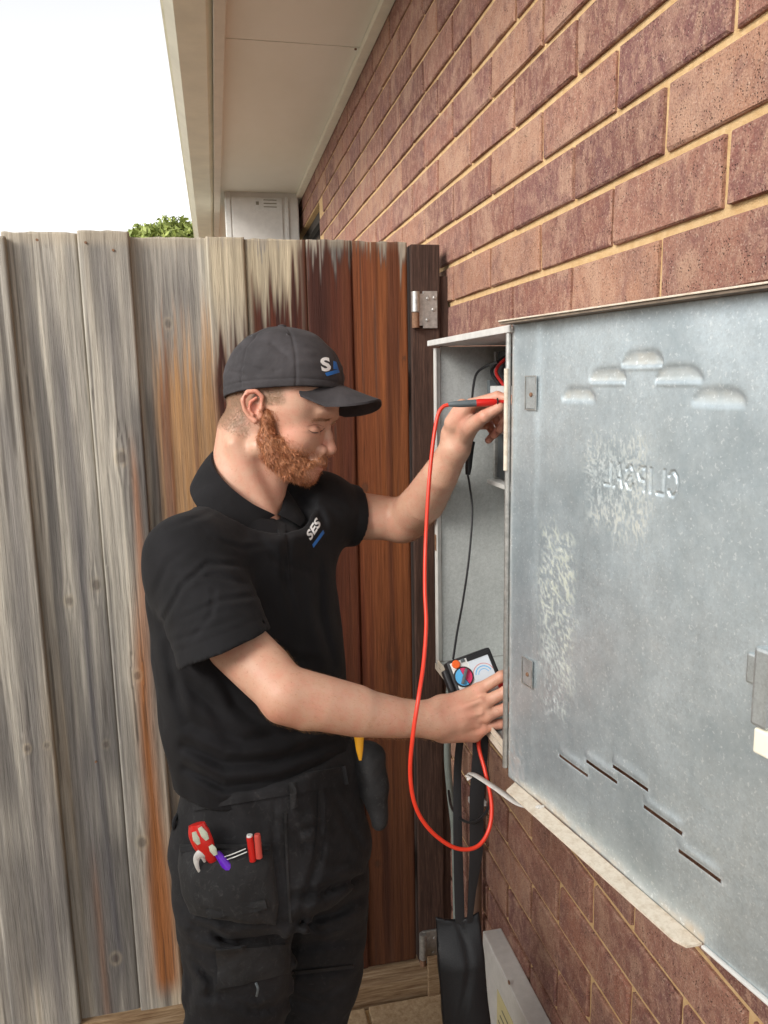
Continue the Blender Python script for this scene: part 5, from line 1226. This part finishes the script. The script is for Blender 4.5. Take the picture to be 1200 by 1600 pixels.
# boots
for an in (ank_n, ank_f):
    bt = Field(an - (.2, .2, .1), an + (.25, .2, .12), .006)
    bt.cap(an + (0, 0, .06), an - (0, 0, .03), .050, .045, .01); bt.cap(an - (0, 0, .035) - nA * .02, an + nA * .16 - (0, 0, .045), .045, .038, .03)
    sl, p_ = bt.block(bt.lo, bt.lo + bt.n * bt.h); bt.a[...] = np.maximum(bt.a, (-(p_[..., 2] - .002)).astype(np.float32))
    v_, q_ = bt.mesh(); obj('boot', v_, q_, M['boot'], man, True)

# ================================================================== THINGS HE CARRIES AND HOLDS
def depth_on(tree, px, py, df):
    h_ = cast(tree, px, py, None); return ((h_ - CAM) @ CF) if h_ is not None else df
dp_ = 1.045
# ratchet pliers with red and cream grips
pl = thing('pliers', 'red handled pliers with pale green grip inlays in the trouser pocket', 'pliers', P(318, 1310, dp_))
t = MB(); t.tube([P(309, 1287, dp_), P(312, 1300, dp_), P(320, 1318, dp_), P(330, 1340, dp_ + .004), P(338, 1354, dp_ + .012)], [.0100, .0135, .0128, .0075, .004], 14, True, 5, flat=(-CF, .62)); t.build('handle', M['red'], pl, True)
t = MB(); t.tube([P(305, 1290, dp_ + .006), P(306, 1305, dp_ + .006), P(312, 1322, dp_ + .006), P(322, 1336, dp_ + .010)], [.0090, .0100, .0085, .005], 14, True, 5, flat=(-CF, .62)); t.build('handle', M['red'], pl, True)
for q in ([(312, 1293), (319, 1304), (324, 1312)], [(303, 1300), (307, 1311), (311, 1319)], [(329, 1321), (333, 1328), (337, 1336)]):
    t = MB(); t.tube([P(a_, b_, dp_ - .0075) for a_, b_ in q], [.0030, .0050, .0028], 10, True, 4, flat=(-CF, .5)); t.build('grip_inlay', M['cream'], pl, True)
t = MB(); t.tube([P(322, 1334, dp_), P(313, 1334, dp_ - .002), P(307, 1342, dp_), P(308, 1354, dp_), P(314, 1367, dp_ + .004)], [.0055, .0060, .0045, .0028, .0014], 10, True, 5, flat=(-CF, .5)); t.tube([P(316, 1336, dp_), P(320, 1346, dp_ + .003)], [.004, .002], 8); t.build('jaw', M['white_metal'], pl, True)
sd = thing('screwdriver', 'purple handled small screwdriver beside the red pliers in the pocket', 'screwdriver', P(350, 1345, dp_))
t = MB(); t.tube([P(339, 1332, dp_), P(347, 1343, dp_), P(356, 1355, dp_), P(363, 1363, dp_)], [.0042, .0056, .0068, .0060], 12, True, 4); t.build('handle', M['purple'], sd, True)
t = MB(); t.tube([P(330, 1340, dp_ + .006), P(345, 1358, dp_ + .01)], .0016, 8); t.build('shaft', M['steel'], sd, True)
for (a_, b_, m_, lb_) in (((390, 1307), (395, 1345), 'red', 'bright red marker pen with white end, left of the pair in the pocket'), ((402, 1306), (405, 1340), 'pink', 'faded red marker pen, right of the pair in the pocket')):
    o_ = thing('marker_pen', lb_, 'pen', P(*a_, 1.05)); o_['group'] = 'marker pens in the trouser pocket'
    t = MB(); t.tube([P(*a_, 1.048), P(*b_, 1.052)], [.0046, .0046], 12); t.build('barrel', M[m_], o_, True)
    t = MB(); t.tube([P(a_[0], a_[1] - 3, 1.048), P(a_[0], a_[1] + 1, 1.048)], [.0038, .0042], 12); t.build('end_cap', M['white' if m_ == 'red' else 'pink'], o_, True)
t = MB(); t.tube([P(341, 1342, 1.046), P(362, 1335, 1.043), P(384, 1326, 1.044)], .0009, 6, True, 4); t.tube([P(343, 1347, 1.046), P(364, 1340, 1.043), P(386, 1331, 1.044)], .0009, 6, True, 4)
props(t.build('wire_clip', M['steel'], None, True), 'thin bare wire clip between the pliers and the pens', 'wire')
t = MB(); t.tube([P(560, 1130, 1.205), P(561, 1150, 1.205), P(562, 1172, 1.205), P(563, 1188, 1.205)], [.0085, .0080, .0055, .0022], 10, True, 3, flat=(-CF, .5))
props(t.build('yellow_tool', M['yellow']), 'yellow plastic tool handle sticking out of the far hip pouch', 'tool')

# multimeter
mo = P(741, 1068, 1.150); e1 = P(768, 1008, 1.152) - P(697, 1034, 1.136); e1 /= np.linalg.norm(e1); e2_ = P(712, 1092, 1.120) - P(697, 1034, 1.136); e2_ -= e1 * (e2_ @ e1); e2_ /= np.linalg.norm(e2_); e3 = np.cross(e1, e2_)
if e3 @ CF > 0: e3 = -e3
MO = P(697, 1034, 1.136); MW = .072; MHh = .098; MAX = (e1, e2_, e3)
mm = thing('multimeter', 'hand held analogue test meter with pink and blue dial held against the box', 'multimeter', MO)
t = MB(); t.box((0, 0, -.030), (MW, MHh, -.004), MAX, MO, .005); t.build('case', M['black'], mm, True)
t = MB(); t.box((.0045, .0045, -.0042), (MW - .010, MHh - .006, -.0010), MAX, MO, .001); t.build('face_plate', M['white'], mm)
t = MB(); t.box((.030, .004, -.0009), (MW - .004, .0105, .0008), MAX, MO, .0005); t.box((MW - .0085, .0108, -.0009), (MW - .004, .048, .0008), MAX, MO, .0005); t.box((.030, .044, -.0009), (MW - .0088, .048, .0008), MAX, MO, .0005); t.build('screen_bezel', M['black'], mm)
t = MB(); t.box((.031, .011, -.0009), (MW - .009, .0435, .0002), MAX, MO); lcd = t.build('scale_window', M['lcd'], mm)
for (r0, r1, mt, z_) in ((.0118, .0132, 'cyan', .0004), (.0160, .0168, 'pink', .0004), (.0078, .0088, 'cyan', .0004)):
    t = MB(); V = []; n_ = 22
    for k in range(n_ + 1):
        a_ = radians(195 + 150 * k / n_)
        for rr in (r0, r1): V.append(MO + e1 * (.047 + rr * cos(a_)) + e2_ * (.036 + rr * sin(a_)) + e3 * z_)
    t.add(V, [(2 * k, 2 * k + 1, 2 * k + 3, 2 * k + 2) for k in range(n_)]); t.build('scale_arc', M[mt], lcd)
t = MB(); t.disc(MO + e1 * .0165 + e2_ * .029 - e3 * .0009, e3, .0150, .0028, 28, .0008); dl = t.build('dial_ring', M['black'], mm, True)
dc = MO + e1 * .0165 + e2_ * .029 + e3 * .0021
for (a0, a1, mt) in ((-95, 70, 'magenta'), (75, 262, 'cyan')):
    t = MB(); V = [dc]; n_ = 18
    for k in range(n_ + 1): a_ = radians(a0 + (a1 - a0) * k / n_); V.append(dc + (e1 * cos(a_) + e2_ * sin(a_)) * .0128)
    t.add(V, [(0, k + 1, k + 2) for k in range(n_)]); t.build('dial_sector', M[mt], dl)
t = MB(); t.box((-.0020, -.0115, 0), (.0020, .0115, .006), (e1 * .8 + e2_ * .6, e2_ * .8 - e1 * .6, e3), dc, .001); t.build('selector_knob', M['grey'], dl)
t = MB(); t.disc(MO + e1 * .0125 + e2_ * .0085 - e3 * .0009, e3, .0062, .0035, 18, .001); t.build('push_button', M['orange'], mm, True)
t = MB(); t.box((.021, .004, -.0009), (.027, .009, .0010), MAX, MO, .0006); t.build('push_button', M['grey'], mm)
t = MB(); t.box((-.008, .010, -.026), (-.0005, .044, -.008), MAX, MO, .003); t.build('jack_block', M['black'], mm, True)

# test leads
rl = thing('red_test_lead', 'long red test lead looping down from the probe in the raised hand to the meter', 'test lead', P(702, 632, 1.17))
pts = [P(703, 632, 1.139), P(692, 636, 1.139), P(684, 650, 1.138), P(677, 690, 1.136), P(670, 760, 1.13), P(665, 850, 1.13), P(664, 920, 1.11), P(666, 975, 1.09), P(662, 1035, 1.065), P(654, 1090, 1.035), P(645, 1150, 1.03), P(641, 1210, 1.04), P(650, 1262, 1.05), P(675, 1300, 1.06), P(712, 1325, 1.07), P(745, 1323, 1.08), P(764, 1296, 1.09), P(768, 1255, 1.10), P(758, 1205, 1.115), P(748, 1165, 1.135), P(752, 1135, 1.15)]
t = MB(); t.tube(pts, .0029, 10, True, 8); t.build('lead', M['redlead'], rl, True)
pb = lambda x, y, d=1.139: P(x, y, d)
t = MB(); t.tube([pb(700, 632), pb(708, 631.5), pb(722, 631), pb(748, 629.5)], [.0030, .0042, .0052, .0055], 14, True, 3); t.build('probe_sleeve', M['grey'], rl, True)
t = MB(); t.tube([pb(744, 629.7), pb(752, 629.3), pb(770, 628.5), pb(776, 628.3)], [.0056, .0060, .0054, .0040], 14, True, 3); t.tube([pb(777, 628.2), pb(800, 627.2), pb(812, 627)], [.0030, .0027, .0022], 10); t.build('probe_handle', M['red'], rl, True)
t = MB(); t.disc(pb(776, 628.3), CR, .0062, .0016, 16); t.build('finger_guard', M['black'], rl, True)
t = MB(); t.box((.060, .046, -.003), (.078, .066, .004), MAX, MO, .003); t.build('plug', M['red'], rl, True)
bl_ = thing('black_test_lead', 'thin black test lead with a black probe hanging inside the box', 'test lead', P(733, 720, 1.27))
t = MB(); t.tube([P(708, 1030, 1.145), P(714, 990, 1.17), P(724, 935, 1.22), P(733, 870, 1.26), P(738, 800, 1.28), P(734, 760, 1.28), P(731, 742, 1.28)], .0018, 8, True, 8); t.build('lead', M['black'], bl_, True)
t = MB(); t.tube([P(731, 742, 1.28), P(732, 730, 1.28), P(734, 708, 1.28), P(738, 690, 1.28)], [.0040, .0058, .0062, .005], 12, True, 3); t.build('probe_handle', M['black'], bl_, True)
t = MB(); t.tube([P(738, 690, 1.285), P(737, 640, 1.29), P(740, 602, 1.28), P(746, 582, 1.27), P(762, 571, 1.24), P(778, 565, 1.20)], [.0018, .0018, .0022, .0022, .0022, .0026], 8, True, 6); t.build('probe_tip_wire', M['black'], bl_, True)
t = MB(); t.tube([P(701, 1236, 1.30), P(706, 1262, 1.25), P(722, 1281, 1.20), P(742, 1284, 1.16), P(760, 1268, 1.13), P(766, 1240, 1.12), P(758, 1190, 1.13)], .0022, 8, True, 8)
props(t.build('black_cable_loop', M['black'], None, True), 'thin black cable loop hanging behind the pouch straps', 'cable')

# pouch on its strap
po = thing('meter_pouch', 'black leatherette meter pouch hanging on a black webbing strap beside the white wall box', 'pouch', P(720, 1520, 1.24))
pf = Field(P(660, 1620, 1.24) - (.06, .1, .10), P(780, 1420, 1.24) + (.06, .1, .06), .0028)
V0 = P(715, 1440, 1.245); V1 = P(732, 1640, 1.225); u_ = CR; 
sl, p_ = pf.block(pf.lo, pf.lo + pf.n * pf.h); axp = V1 - V0; Lp_ = np.linalg.norm(axp); axp /= Lp_; nn_ = np.cross(axp, u_); nn_ /= np.linalg.norm(nn_); u_ = np.cross(nn_, axp)
if nn_ @ CF > 0: nn_ = -nn_
q = p_ - V0; tz = q @ axp; tu = q @ u_; tn = q @ nn_; f_ = np.clip(tz / Lp_, 0, 1)
hwid = .0385 + .0015 * f_; hth = .004 + .017 * sstep(0, .35, f_) ; dxx = np.abs(tu) - hwid + .006; dyy = np.abs(tn) - hth * (1 - .35 * (tu / .04) ** 2) + .004; dzz = np.abs(tz - Lp_ / 2) - Lp_ / 2 - .010 * (tu / .038) ** 2
pf.a = (np.maximum(np.maximum(dxx, dyy), dzz) - .004 + .003 * (vn3(p_ * 30) - .5) + .0016 * np.exp(-((tu - .012 * np.sin(tz * 30)) / .006) ** 2) * (tn > 0)).astype(np.float32)
v_, q_ = pf.mesh(); obj('pouch_body', v_, q_, M['leather'], po, True)
t = MB(); t.tube([P(752, 1130, 1.150), P(750, 1180, 1.145), P(745, 1250, 1.16), P(744, 1330, 1.19), P(738, 1390, 1.22), P(733, 1450, 1.245)], [.0115, .0115, .0110, .0105, .0065, .0040], 8, True, 6, flat=(-CF, .16)); t.build('strap', M['web'], po, True)
t = MB(); t.tube([P(722, 1130, 1.165), P(715, 1200, 1.20), P(715, 1290, 1.21), P(717, 1380, 1.235), P(719, 1452, 1.245)], [.0055, .0060, .0070, .0078, .0078], 8, True, 6, flat=(-CF, .18)); t.build('strap', M['web'], po, True)
